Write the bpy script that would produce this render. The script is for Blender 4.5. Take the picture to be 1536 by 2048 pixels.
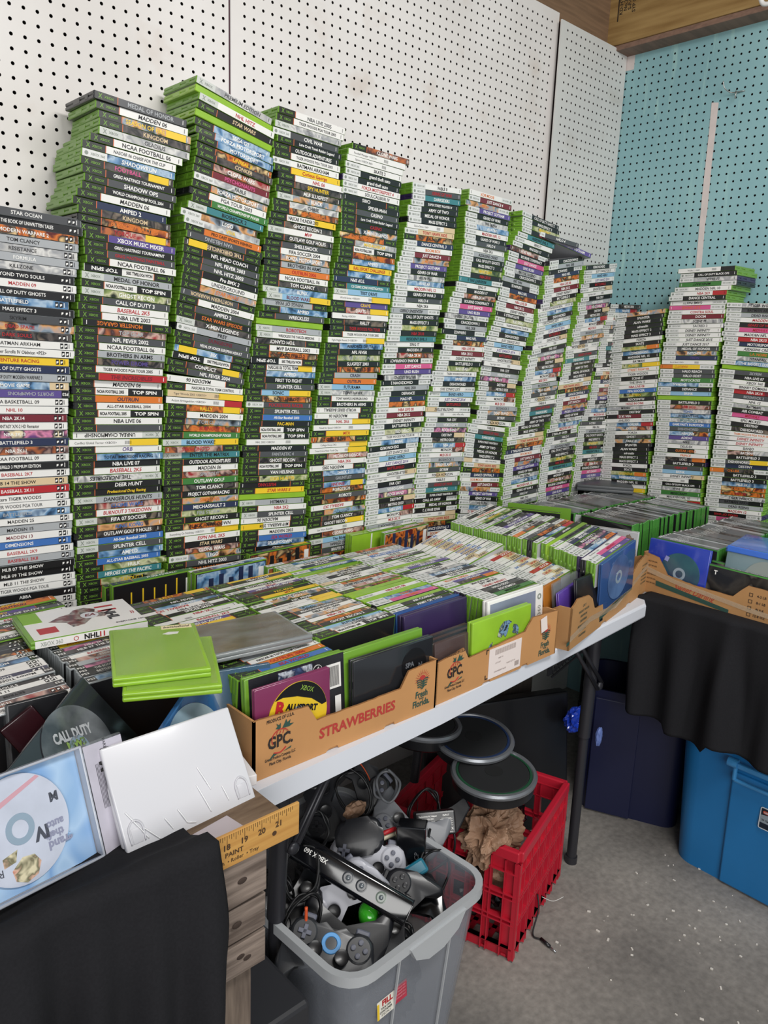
import bpy, bmesh, math, random
import numpy as np
from mathutils import Matrix, Vector, Euler
for _o in list(bpy.data.objects): bpy.data.objects.remove(_o, do_unlink=True)
random.seed(11)
SC = bpy.context.scene
COL = SC.collection
R = math.radians

# ------------------------------------------------------------------ camera
cd = bpy.data.cameras.new('camera'); cam = bpy.data.objects.new('camera', cd); COL.objects.link(cam)
cd.sensor_fit = 'VERTICAL'; cd.sensor_height = 36.0; cd.lens = 1538.9 / 2048 * 36.0
cd.clip_start = 0.02; cd.clip_end = 60
yaw, pitch, roll = 0.75157, -0.21647, 0.03901
fw = Vector((math.cos(pitch)*math.sin(yaw), math.cos(pitch)*math.cos(yaw), math.sin(pitch)))
rt = Vector((math.cos(yaw), -math.sin(yaw), 0)); up = rt.cross(fw)
r2 = math.cos(roll)*rt + math.sin(roll)*up; u2 = -math.sin(roll)*rt + math.cos(roll)*up
M = Matrix((r2, u2, -fw)).transposed().to_4x4(); M.translation = Vector((-2.62895, -1.67117, 1.38))
cam.matrix_world = M
SC.camera = cam

# ------------------------------------------------------------------ light and exposure
w = bpy.data.worlds.new('world'); SC.world = w; w.use_nodes = True
w.node_tree.nodes['Background'].inputs[0].default_value = (0.86, 0.93, 1.0, 1)
w.node_tree.nodes['Background'].inputs[1].default_value = 0.36
def area(name, loc, target, sx, sy, power, col):
    l = bpy.data.lights.new(name, 'AREA'); l.shape = 'RECTANGLE'; l.size = sx; l.size_y = sy
    l.energy = power; l.color = col
    o = bpy.data.objects.new(name, l); COL.objects.link(o); o.location = loc
    o.rotation_euler = (Vector(target) - Vector(loc)).to_track_quat('-Z', 'Y').to_euler()
    return o
area('daylight_opening', (-4.2, -4.3, 2.0), (-1.2, -0.1, 1.3), 3.0, 2.2, 108, (1.0, 0.985, 0.96))
area('ceiling_tube_light', (-1.5, -1.9, 2.66), (-1.2, -0.7, 0.4), 1.4, 0.4, 42, (1.0, 0.985, 0.96))
SC.view_settings.view_transform = 'Standard'; SC.view_settings.look = 'None'
SC.view_settings.exposure = 0.0; SC.view_settings.gamma = 1.0; SC.view_settings.use_curve_mapping = False

# ------------------------------------------------------------------ materials
def lin(c):
    return tuple(((x/12.92) if x <= 0.04045 else ((x+0.055)/1.055)**2.4) for x in c)
def hexc(h): return lin(tuple(int(h[i:i+2], 16)/255 for i in (0, 2, 4)))
MATS = {}
def mat(name, col, rough=0.5, metal=0.0, coat=0.0, alpha=1.0, trans=0.0, noise=0.0, nscale=20, bump=0.0, spec=0.5, sss=0.0, stretch=None, col2=None, objspace=True):
    if name in MATS: return MATS[name]
    m = bpy.data.materials.new(name); m.use_nodes = True; nt = m.node_tree
    p = nt.nodes['Principled BSDF']; c = hexc(col) + (1,)
    p.inputs['Base Color'].default_value = c; p.inputs['Roughness'].default_value = rough
    p.inputs['Metallic'].default_value = metal; p.inputs['Coat Weight'].default_value = coat
    p.inputs['Coat Roughness'].default_value = 0.12
    p.inputs['Alpha'].default_value = alpha; p.inputs['Transmission Weight'].default_value = trans
    p.inputs['Specular IOR Level'].default_value = spec
    if noise or col2 or bump:
        tc = nt.nodes.new('ShaderNodeTexCoord'); mp = nt.nodes.new('ShaderNodeMapping'); nz = nt.nodes.new('ShaderNodeTexNoise')
        nt.links.new(tc.outputs['Object'], mp.inputs[0]); nt.links.new(mp.outputs[0], nz.inputs['Vector'])
        if stretch: mp.inputs['Scale'].default_value = stretch
        nz.inputs['Scale'].default_value = nscale; nz.inputs['Detail'].default_value = 6
        cr = nt.nodes.new('ShaderNodeValToRGB'); nt.links.new(nz.outputs['Fac'], cr.inputs[0])
        cr.color_ramp.elements[0].position = 0.35; cr.color_ramp.elements[1].position = 0.65
        if col2: b = hexc(col2) + (1,)
        else: b = tuple(x*(1-noise) for x in c[:3]) + (1,)
        cr.color_ramp.elements[0].color = b; cr.color_ramp.elements[1].color = c
        if noise or col2: nt.links.new(cr.outputs[0], p.inputs['Base Color'])
        if bump:
            bp = nt.nodes.new('ShaderNodeBump'); bp.inputs['Strength'].default_value = bump; bp.inputs['Distance'].default_value = 0.004
            nt.links.new(nz.outputs['Fac'], bp.inputs['Height']); nt.links.new(bp.outputs[0], p.inputs['Normal'])
    MATS[name] = m
    return m
def art(name, cols, scale=34, detail=2):
    # printed artwork: patches of several colours, different on every copy
    if name in MATS: return MATS[name]
    m = bpy.data.materials.new(name); m.use_nodes = True; nt = m.node_tree; p = nt.nodes['Principled BSDF']
    p.inputs['Roughness'].default_value = 0.35; p.inputs['Coat Weight'].default_value = 0.4; p.inputs['Coat Roughness'].default_value = 0.12
    tc = nt.nodes.new('ShaderNodeTexCoord'); oi = nt.nodes.new('ShaderNodeObjectInfo'); ad = nt.nodes.new('ShaderNodeVectorMath'); ad.operation = 'ADD'
    sc_ = nt.nodes.new('ShaderNodeVectorMath'); sc_.operation = 'SCALE'; sc_.inputs[3].default_value = 3.0
    cx = nt.nodes.new('ShaderNodeCombineXYZ')
    nt.links.new(oi.outputs['Random'], cx.inputs[0]); nt.links.new(oi.outputs['Random'], cx.inputs[1]); nt.links.new(cx.outputs[0], sc_.inputs[0])
    nt.links.new(tc.outputs['Object'], ad.inputs[0]); nt.links.new(sc_.outputs[0], ad.inputs[1])
    nz = nt.nodes.new('ShaderNodeTexNoise'); nz.inputs['Scale'].default_value = scale; nz.inputs['Detail'].default_value = detail; nz.inputs['Distortion'].default_value = 0.4
    nt.links.new(ad.outputs[0], nz.inputs['Vector'])
    cr = nt.nodes.new('ShaderNodeValToRGB'); nt.links.new(nz.outputs['Fac'], cr.inputs[0])
    n = len(cols)
    for i, c in enumerate(cols):
        pos = 0.32 + 0.36*i/(n-1)
        if i < 2: e = cr.color_ramp.elements[i]; e.position = pos
        else: e = cr.color_ramp.elements.new(pos)
        e.color = hexc(c) + (1,)
    nt.links.new(cr.outputs[0], p.inputs['Base Color'])
    MATS[name] = m
    return m
PAL = dict(w='e9e7e3', k='1c1b1d', s='a9acaf', r='b3262d', o='d9762b', y='edc62c', b='3f6fb4', g='3f7a3a', n='27304f', p='5b4a8c',
           t='3f7f86', m='74222f', c='8fb9d6', d='4b4c4f', e='d9c19a', q='d2578c', u='66686a')
def ink(c):
    if c == 'w': return mat('ink_white', 'f2f0ec', 0.4)
    return mat('ink_'+c, PAL.get(c, '1c1b1d'), 0.4)
ARTS = {'1': ['20242c', '8c9aa8', 'd9a067', '3a2a22'], '2': ['5c1a18', 'd8762c', '2b2320', 'e6c38a'], '3': ['24405f', '5f8bb5', 'a9bfd3', '3a5a80'],
        '4': ['33452c', '7f9050', 'c9c9a0', '20281c'], '5': ['b9b8b5', '9c9da0', 'dcdad6', '7f7f83'], '6': ['9c2a2f', 'c9a79a', '40282c', 'b9683a'],
        '7': ['2a2a2e', '5a5350', '16161a', '7c6e60'], '8': ['6a3f7c', 'd987a8', '2c2440', 'e8d6b0']}
def paper(c):
    if c in ARTS: return art('printed_artwork_'+c, ARTS[c])
    return mat('paper_'+c, PAL[c], 0.35, coat=0.45)
GREEN = mat('green_case_plastic', '6c9a2e', 0.32, coat=0.3)
LIME = mat('lime_case_plastic', '93c031', 0.3, coat=0.4, noise=0.18, nscale=14)
XGREEN = mat('deep_green_case_plastic', '46883a', 0.3, coat=0.3)
GREY = mat('grey_clear_plastic', '9a9fa1', 0.25, coat=0.4)
BLACKP = mat('black_case_plastic', '1d1d20', 0.3, coat=0.3)
PURPLE = mat('dark_purple_plastic', '35264f', 0.3, coat=0.3)
BLUEP = mat('blue_case_plastic', '2f52c0', 0.25, coat=0.4)
WHITEP = mat('white_plastic', 'd3d3d8', 0.28, coat=0.4)
BLACK = mat('black_plastic', '151518', 0.35, coat=0.2)
DBLACK = mat('matte_black', '0f0f11', 0.7)
SILVER = mat('silver_metal', 'b9bcc0', 0.25, metal=0.9)

# ------------------------------------------------------------------ helpers
def link(o, parent=None):
    COL.objects.link(o)
    if parent: o.parent = parent
    return o
def tag(o, label=None, cat=None, group=None, kind=None):
    if label: o['label'] = label
    if cat: o['category'] = cat
    if group: o['group'] = group
    if kind: o['kind'] = kind
    return o
def empty(name, loc=(0, 0, 0), rz=0, label=None, cat=None, group=None, mw=None):
    o = bpy.data.objects.new(name, None); o.empty_display_size = 0.05; COL.objects.link(o)
    if mw is not None: o.matrix_world = mw
    else: o.location = loc; o.rotation_euler = (0, 0, rz)
    return tag(o, label, cat, group)
class B:
    """collects shapes in one bmesh and links them as one mesh object"""
    def __init__(s): s.bm = bmesh.new(); s.mi = 0
    def _fin(s, vs, m):
        if m is not None: bmesh.ops.transform(s.bm, matrix=m, verts=vs)
        fs = set(f for v in vs for f in v.link_faces)
        for f in fs: f.material_index = s.mi
        return vs
    def box(s, c, d, bev=0.0, m=None, rot=None, seg=2):
        r = bmesh.ops.create_cube(s.bm, size=1)
        mm = Matrix.Translation(c)
        if rot: mm = mm @ Euler(rot).to_matrix().to_4x4()
        mm = mm @ Matrix.Diagonal((d[0], d[1], d[2], 1))
        vs = r['verts']; bmesh.ops.transform(s.bm, matrix=mm, verts=vs)
        if bev > 0:
            es = list(set(e for v in vs for e in v.link_edges))
            q = bmesh.ops.bevel(s.bm, geom=es+vs, offset=bev, segments=seg, affect='EDGES', profile=0.5)
            vs = q['verts'] + [v for v in vs if v.is_valid]
            vs = list(set(vs))
        return s._fin(vs, m)
    def cyl(s, p0, p1, r0, r1=None, n=16, m=None):
        if r1 is None: r1 = r0
        p0 = Vector(p0); p1 = Vector(p1); d = p1-p0
        q = bmesh.ops.create_cone(s.bm, cap_ends=True, segments=n, radius1=r0, radius2=r1, depth=d.length)
        mm = Matrix.Translation((p0+p1)/2) @ d.to_track_quat('Z', 'Y').to_matrix().to_4x4()
        bmesh.ops.transform(s.bm, matrix=mm, verts=q['verts'])
        return s._fin(q['verts'], m)
    def sph(s, c, r, m=None, n=12, sc=(1, 1, 1)):
        q = bmesh.ops.create_uvsphere(s.bm, u_segments=n*2, v_segments=n, radius=r)
        bmesh.ops.transform(s.bm, matrix=Matrix.Translation(c) @ Matrix.Diagonal((sc[0], sc[1], sc[2], 1)), verts=q['verts'])
        return s._fin(q['verts'], m)
    def prism(s, pts, z0, z1, m=None, bev=0.0, seg=2):
        lo = [s.bm.verts.new((x, y, z0)) for x, y in pts]; hi = [s.bm.verts.new((x, y, z1)) for x, y in pts]
        n = len(pts)
        f1 = s.bm.faces.new(lo[::-1]); f2 = s.bm.faces.new(hi)
        for i in range(n): s.bm.faces.new((lo[i], lo[(i+1) % n], hi[(i+1) % n], hi[i]))
        vs = lo+hi
        if bev > 0:
            es = list(f1.edges)+list(f2.edges)
            q = bmesh.ops.bevel(s.bm, geom=es, offset=bev, segments=seg, affect='EDGES', profile=0.5)
            vs = list(set(q['verts'] + [v for v in vs if v.is_valid]))
        return s._fin(vs, m)
    def lathe(s, prof, n=40, m=None, cap=True):
        rings = []
        for r, z in prof:
            rings.append([s.bm.verts.new((r*math.cos(2*math.pi*i/n), r*math.sin(2*math.pi*i/n), z)) for i in range(n)])
        for a, b in zip(rings[:-1], rings[1:]):
            for i in range(n): s.bm.faces.new((a[i], a[(i+1) % n], b[(i+1) % n], b[i]))
        if cap: s.bm.faces.new(rings[0][::-1]); s.bm.faces.new(rings[-1])
        else:
            for i in range(n): s.bm.faces.new((rings[-1][i], rings[-1][(i+1) % n], rings[0][(i+1) % n], rings[0][i]))
        return s._fin([v for r in rings for v in r], m)
    def tube(s, pts, r, n=8, m=None, smooth=6):
        P = [Vector(p) for p in pts]
        if smooth and len(P) > 2:
            Q = []
            for i in range(len(P)-1):
                a = P[max(i-1, 0)]; b = P[i]; c = P[i+1]; d = P[min(i+2, len(P)-1)]
                for k in range(smooth):
                    t = k/smooth
                    Q.append(0.5*((2*b)+(-a+c)*t+(2*a-5*b+4*c-d)*t*t+(-a+3*b-3*c+d)*t**3))
            Q.append(P[-1]); P = Q
        rings = []; nrm = None
        for i, p in enumerate(P):
            t = (P[min(i+1, len(P)-1)]-P[max(i-1, 0)])
            if t.length < 1e-9: t = Vector((0, 0, 1))
            t.normalize()
            if nrm is None: nrm = t.orthogonal().normalized()
            else:
                nrm = nrm - t*nrm.dot(t)
                nrm = nrm.normalized() if nrm.length > 1e-6 else t.orthogonal().normalized()
            bn = t.cross(nrm)
            rings.append([s.bm.verts.new(p + r*(math.cos(2*math.pi*k/n)*nrm + math.sin(2*math.pi*k/n)*bn)) for k in range(n)])
        for a, b in zip(rings[:-1], rings[1:]):
            for k in range(n): s.bm.faces.new((a[k], a[(k+1) % n], b[(k+1) % n], b[k]))
        s.bm.faces.new(rings[0][::-1]); s.bm.faces.new(rings[-1])
        return s._fin([v for q in rings for v in q], m)
    def quad(s, pts, m=None):
        vs = [s.bm.verts.new(p) for p in pts]; s.bm.faces.new(vs)
        return s._fin(vs, m)
    def text(s, string, h, c=(0, 0, 0), wmax=None, m=None, bold=0.0, shear=0.0, wforce=None, depth=None):
        V, F = glyphs(string, bold, shear)
        if len(V) == 0: return []
        wd = V[:, 0].max()-V[:, 0].min(); k = h; kx = h
        if wmax and wd*kx > wmax: kx = wmax/wd
        if wforce: kx = wforce/wd
        vs = [s.bm.verts.new(((v[0]-(V[:, 0].max()+V[:, 0].min())/2)*kx+c[0], (v[1]-0.5)*k+c[1], c[2])) for v in V]
        for f in F:
            try: s.bm.faces.new([vs[i] for i in f])
            except ValueError: pass
        return s._fin(vs, m)
    def mesh(s, name, mats, smooth=False, recalc=True):
        me = bpy.data.meshes.new(name)
        if recalc: bmesh.ops.recalc_face_normals(s.bm, faces=s.bm.faces)
        s.bm.to_mesh(me); s.bm.free()
        for q in (mats if isinstance(mats, (list, tuple)) else [mats]): me.materials.append(q)
        if smooth: me.shade_auto(s) if False else me.polygons.foreach_set('use_smooth', [True]*len(me.polygons))
        return me
    def build(s, name, mats, parent=None, smooth=False, label=None, recalc=True):
        o = bpy.data.objects.new(name, s.mesh(name, mats, smooth, recalc)); link(o, parent)
        if label: o['label'] = label
        return o
_G = {}
def glyphs(string, bold=0.0, shear=0.0):
    key = (string, bold, shear)
    if key in _G: return _G[key]
    c = bpy.data.curves.new('t', 'FONT'); c.body = string; c.size = 1.0; c.resolution_u = 2; c.offset = bold; c.shear = shear
    c.fill_mode = 'FRONT'
    o = bpy.data.objects.new('t', c)
    me = o.to_mesh()
    n = len(me.vertices); V = np.zeros(n*3)
    me.vertices.foreach_get('co', V); V = V.reshape(-1, 3).copy()/0.70
    F = [tuple(p.vertices) for p in me.polygons]
    o.to_mesh_clear(); bpy.data.objects.remove(o); bpy.data.curves.remove(c)
    _G[key] = (V, F)
    return _G[key]
def smooth_by_angle(o, ang=40):
    me = o.data
    me.polygons.foreach_set('use_smooth', [True]*len(me.polygons))
    bm = bmesh.new(); bm.from_mesh(me)
    for e in bm.edges:
        if len(e.link_faces) == 2 and e.calc_face_angle(0) > R(ang): e.smooth = False
    bm.to_mesh(me); bm.free(); me.update()
    return o
def frame(o, x, y):
    """4x4 with local x, y axes (z = x cross y) at o"""
    x = Vector(x).normalized(); y = Vector(y); z = x.cross(y).normalized(); y = z.cross(x)
    m = Matrix((x, y, z)).transposed().to_4x4(); m.translation = Vector(o)
    return m

# ------------------------------------------------------------------ the setting
def board(name, axis, plane, u0, u1, z0, z1, hu, hz, material, zh0):
    """perforated hardboard panel; real 6 mm holes on a 25.4 mm grid through hole (hu, hz)"""
    g = 0.0254; n8 = 8; verts = []; faces = []
    nu0 = math.ceil((u0-hu)/g+0.5); nu1 = math.floor((u1-hu)/g-0.5)
    nz0 = math.ceil((zh0-hz)/g+0.5); nz1 = math.floor((z1-hz)/g-0.5)
    U = [hu+(i-0.5)*g for i in range(nu0, nu1+2)]; Z = [hz+(j-0.5)*g for j in range(nz0, nz1+2)]
    th = 0.005
    def P(u, z, d=0.0):
        return (u, plane+d, z) if axis == 'x' else (plane+d, u, z)
    def V(p): verts.append(p); return len(verts)-1
    cs = [(-1, -1), (0, -1), (1, -1), (1, 0), (1, 1), (0, 1), (-1, 1), (-1, 0)]
    for i in range(nu0, nu1+1):
        for j in range(nz0, nz1+1):
            cu = hu+i*g; cz = hz+j*g
            a = [V(P(cu+x*g/2, cz+y*g/2)) for x, y in cs]
            b = [V(P(cu+0.0036*math.cos(R(225+45*k)), cz+0.0036*math.sin(R(225+45*k)))) for k in range(8)]
            d = [V(P(cu+0.0036*math.cos(R(225+45*k)), cz+0.0036*math.sin(R(225+45*k)), th)) for k in range(8)]
            for k in range(8):
                l = (k+1) % 8
                faces.append((a[k], a[l], b[l], b[k])); faces.append((b[k], b[l], d[l], d[k]))
    nholes = len(faces)
    def rect(ua, ub, za, zb):
        if ub-ua < 1e-5 or zb-za < 1e-5: return
        faces.append(tuple(V(P(*q)) for q in ((ua, za), (ub, za), (ub, zb), (ua, zb))))
    rect(u0, U[0], z0, z1); rect(U[-1], u1, z0, z1); rect(U[0], U[-1], z0, Z[0]); rect(U[0], U[-1], Z[-1], z1)
    for (ua, za, ub, zb) in ((u0, z0, u0, z1), (u1, z0, u1, z1), (u0, z1, u1, z1)):
        faces.append((V(P(ua, za)), V(P(ub, zb)), V(P(ub, zb, th)), V(P(ua, za, th))))
    me = bpy.data.meshes.new(name); me.from_pydata(verts, [], faces); me.materials.append(material); me.materials.append(mat('raw_board_hole_shade', '1a100c', 0.9))  # raw board hole walls coloured near black, painting the shade inside the holes
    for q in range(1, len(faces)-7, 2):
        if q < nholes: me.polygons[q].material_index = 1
    o = bpy.data.objects.new(name, me); link(o); o['kind'] = 'structure'
    return o
def board_mat(name, c1, c2, c3, streak):
    m = bpy.data.materials.new(name); m.use_nodes = True; nt = m.node_tree; p = nt.nodes['Principled BSDF']
    p.inputs['Roughness'].default_value = 0.55
    tc = nt.nodes.new('ShaderNodeTexCoord')
    def nz(scale, st, det=5):
        mp = nt.nodes.new('ShaderNodeMapping'); mp.inputs['Scale'].default_value = st
        n = nt.nodes.new('ShaderNodeTexNoise'); n.inputs['Scale'].default_value = scale; n.inputs['Detail'].default_value = det
        nt.links.new(tc.outputs['Object'], mp.inputs[0]); nt.links.new(mp.outputs[0], n.inputs['Vector']); return n
    def ramp(n, a, b):
        r = nt.nodes.new('ShaderNodeMapRange'); r.inputs[1].default_value = a; r.inputs[2].default_value = b
        nt.links.new(n.outputs['Fac'], r.inputs[0]); return r
    a = ramp(nz(2.2, (1, 1, 1)), 0.4, 0.62); mx = nt.nodes.new('ShaderNodeMix'); mx.data_type = 'RGBA'
    nt.links.new(a.outputs[0], mx.inputs[0]); mx.inputs[6].default_value = hexc(c1)+(1,); mx.inputs[7].default_value = hexc(c2)+(1,)
    b = ramp(nz(7, (1, 1, 1) if not streak else (6, 6, 0.7), 8), 0.58, 0.8)
    m2 = nt.nodes.new('ShaderNodeMix'); m2.data_type = 'RGBA'
    nt.links.new(b.outputs[0], m2.inputs[0]); nt.links.new(mx.outputs[2], m2.inputs[6]); m2.inputs[7].default_value = hexc(c3)+(1,)
    nt.links.new(m2.outputs[2], p.inputs['Base Color'])
    return m
WB = board_mat('white_painted_hardboard', 'e6e2df', 'dad5d1', 'cfc2b8', False)
WB2 = board_mat('white_painted_hardboard_grey', 'd6d5d1', 'cccbc8', 'bdb8b0', False)
TB = board_mat('teal_painted_hardboard', '93bcc0', '86b0b6', 'a9d0ca', True)
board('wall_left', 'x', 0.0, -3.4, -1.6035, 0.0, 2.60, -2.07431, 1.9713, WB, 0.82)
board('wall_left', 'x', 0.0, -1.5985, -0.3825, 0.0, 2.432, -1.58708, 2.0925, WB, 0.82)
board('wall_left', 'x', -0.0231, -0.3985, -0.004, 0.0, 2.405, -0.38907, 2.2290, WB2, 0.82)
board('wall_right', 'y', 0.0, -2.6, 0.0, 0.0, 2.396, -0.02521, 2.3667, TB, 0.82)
def struct(name, b, m, smooth=False):
    o = b.build(name, m, smooth=smooth); o['kind'] = 'structure'; return o
DWOOD = mat('dark_brown_lumber', '5d4a3f', 0.75, noise=0.35, nscale=5, stretch=(1, 8, 20))
CAV = mat('wall_cavity_shade', '0c0807', 0.95)  # near-black backing, darkness behind the holes painted into its colour
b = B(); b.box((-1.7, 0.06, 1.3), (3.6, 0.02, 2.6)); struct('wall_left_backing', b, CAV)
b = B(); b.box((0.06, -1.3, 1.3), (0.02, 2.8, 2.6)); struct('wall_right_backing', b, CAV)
# strips between the panels
b = B(); b.box((-1.601, 0.003, 1.3), (0.02, 0.002, 2.6)); struct('trim_1', b, mat('maroon_batten', '4a2f38', 0.8))
b = B(); b.box((-0.392, 0.004, 1.2), (0.04, 0.004, 2.42)); struct('trim_2', b, mat('panel_gap_shade', '2d191b', 0.8))  # dark maroon strip painting the shade in the gap beside the raised panel
# unpainted strip and corner patch on the teal panel
PINKW = mat('unpainted_pinkish_white', 'd9cdc9', 0.6, noise=0.08, nscale=30)
b = B()
pts = [(-0.353, 2.188), (-0.377, 2.184), (-0.3785, 2.0), (-0.3825, 1.86), (-0.381, 1.80), (-0.386, 1.67), (-0.388, 1.3), (-0.372, 1.3), (-0.366, 1.67), (-0.3585, 1.9), (-0.356, 2.1)]
b.prism([(-y, z) for y, z in pts], 0, 0.0006, m=frame((-0.0012, 0, 0), (0, -1, 0), (0, 0, 1)))
b.box((-0.0008, -0.028, 2.375), (0.0006, 0.05, 0.052)); b.box((-0.0008, -0.011, 2.1), (0.0006, 0.014, 0.54))
struct('trim_3', b, PINKW)
# roof lumber
LW = mat('yellow_pine_lumber', 'a98a57', 0.6, col2='8a6a3c', nscale=3, stretch=(30, 1.2, 14), bump=0.1)
b = B(); b.box((-0.060, -1.45, 2.515), (0.038, 3.15, 0.205), 0.003); struct('trim_4', b, LW)
b = B(); b.box((-0.019, -1.45, 2.4035), (0.112, 3.15, 0.017), 0.002); struct('trim_5', b, mat('beam_underside_shade', '8a6c5c', 0.7, noise=0.3, nscale=6, stretch=(1, 8, 20)))  # separate brown board, shade under the pine beam put into its colour
b = B(); b.box((-0.9, 0.032, 2.52), (1.66, 0.036, 0.24), 0.002); struct('trim_6', b, mat('brown_lumber_header', '84684f', 0.7, noise=0.3, nscale=6, stretch=(1, 4, 16)))
b = B(); b.box((-0.20, -0.01, 2.60), (0.20, 0.4, 0.03), 0.002); struct('trim_7', b, mat('grey_weathered_board', '8a8078', 0.8, noise=0.3, nscale=30))
# lumber stamp on the pine beam
b = B()
F = frame((-0.0795, 0.0, 2.52), (0, -1, 0), (0, 0, 1))
for k, s in enumerate(['KD-HT', 'No.2', 'S-P-F', 'SYP 064']):
    b.text(s, 0.012, (0, 0, 0), m=F @ Matrix.Translation((0.030+0.016*k, 0.01, 0.0)) @ Matrix.Rotation(R(90), 4, 'Z'), bold=0.02)
b.box((0, 0, 0), (0.004, 0.09, 0.0004), m=F @ Matrix.Translation((0.020, 0.01, 0)))
st = b.build('lumber_stamp', mat('black_stamp_ink', '2a2018', 0.8)); st['kind'] = 'structure'; st.name = 'trim_8'
# floor and roof
FL = mat('concrete', '8f8b86', 0.8)
nt = FL.node_tree; p = nt.nodes['Principled BSDF']; tc = nt.nodes.new('ShaderNodeTexCoord')
def _n(scale, det, lo, hi):
    n = nt.nodes.new('ShaderNodeTexNoise'); n.inputs['Scale'].default_value = scale; n.inputs['Detail'].default_value = det
    nt.links.new(tc.outputs['Object'], n.inputs['Vector'])
    r = nt.nodes.new('ShaderNodeMapRange'); r.inputs[1].default_value = lo; r.inputs[2].default_value = hi; nt.links.new(n.outputs['Fac'], r.inputs[0]); return r, n
r1, n1 = _n(3.0, 8, 0.35, 0.68); r2_, n2 = _n(60, 6, 0.3, 0.75)
mx = nt.nodes.new('ShaderNodeMix'); mx.data_type = 'RGBA'; mx.inputs[6].default_value = hexc('827e79')+(1,); mx.inputs[7].default_value = hexc('a8a29a')+(1,); nt.links.new(r1.outputs[0], mx.inputs[0])
m3 = nt.nodes.new('ShaderNodeMix'); m3.data_type = 'RGBA'; m3.blend_type = 'MULTIPLY'; m3.inputs[0].default_value = 0.35
nt.links.new(mx.outputs[2], m3.inputs[6]); nt.links.new(r2_.outputs[0], m3.inputs[7])
nt.links.new(m3.outputs[2], p.inputs['Base Color'])
bp = nt.nodes.new('ShaderNodeBump'); bp.inputs['Strength'].default_value = 0.25; bp.inputs['Distance'].default_value = 0.004
nt.links.new(n2.outputs['Fac'], bp.inputs['Height']); nt.links.new(bp.outputs[0], p.inputs['Normal'])
b = B(); b.box((-2.6, -2.9, -0.05), (6, 6.2, 0.1)); struct('floor', b, FL)
b = B(); b.box((-1.9, -1.6, 2.75), (4.2, 3.9, 0.05)); struct('ceiling', b, mat('ceiling_boards', '6b5c4e', 0.8, noise=0.2, nscale=8))
# crumbs of white debris lying on the concrete
b = B()
for k in range(90):
    x = random.uniform(-1.25, -0.62); y = random.uniform(-1.35, -0.82)
    s = random.uniform(0.0012, 0.0042)
    b.box((x, y, s*0.3), (s*random.uniform(0.8, 2.2), s, s*0.6), rot=(0, 0, random.uniform(0, 3)))
tag(b.build('paint_chips', mat('white_chip', 'e2ddd4', 0.7)), 'small white paint chips scattered over the concrete floor', 'debris', kind='stuff')
# wire peg hook on the teal wall
b = B()
b.tube([(0.0, -0.439, 2.202), (-0.02, -0.439, 2.202), (-0.02, -0.439, 2.180)], 0.0022, 6, smooth=1)
b.tube([(0.0, -0.458, 2.203), (-0.006, -0.45, 2.203), (-0.012, -0.42, 2.203), (-0.03, -0.405, 2.215), (-0.035, -0.40, 2.235)], 0.0017, 6)
tag(b.build('peg_hook', mat('zinc_wire', 'a9a9a6', 0.35, metal=0.8), smooth=True), 'small bent wire peg hook in the teal pegboard', 'hook')
# cable clip loop hanging at the very top right
b = B(); b.tube([(-0.30, -0.60, 2.36), (-0.30, -0.615, 2.325), (-0.30, -0.64, 2.322), (-0.30, -0.66, 2.34), (-0.30, -0.67, 2.38), (-0.29, -0.66, 2.60), (-0.27, -0.66, 2.74)], 0.006, 8)
tag(b.build('white_cable', mat('white_vinyl', 'e4e3e1', 0.4), smooth=True), 'loop of white cable hanging from the roof at the top right', 'cable')

# ------------------------------------------------------------------ game cases
def case_body_mesh(name, L, D, T, m):
    b = B(); h = T/2
    b.box((0, 0, h/2+0.00015), (L, D, h-0.0003), 0.0012, seg=1)
    b.box((0, 0, -h/2-0.00015), (L, D, h-0.0003), 0.0012, seg=1)
    b.box((0, -0.001, 0), (L-0.003, D-0.004, 0.002))
    b.box((0, -D/2+0.0032, 0), (L-0.001, 0.0062, T-0.0006), 0.0008, seg=1)
    for sx in (-1, 1):       # finger ribs moulded in the short ends
        b.box((sx*(L/2-0.0002), 0.012, 0), (0.0012, 0.03, T*0.62))
        b.box((sx*(L/2-0.0002), -0.035, 0), (0.0012, 0.014, T*0.62))
    return b.mesh(name, m)
DIM = {'K': (0.19, 0.135, 0.014), 'P': (0.171, 0.135, 0.0146), 'X': (0.171, 0.135, 0.0128)}
_BM = {}
def body_mesh(fam, m):
    k = (fam, m.name)
    if k not in _BM: _BM[k] = case_body_mesh('case_body', *DIM[fam], m)
    return _BM[k]
BAND = {'K': '262824', 'L': 'c9ccc6', 'W': 'dcdcda', 'P': '17171a', 'X': '3e4442'}
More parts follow.
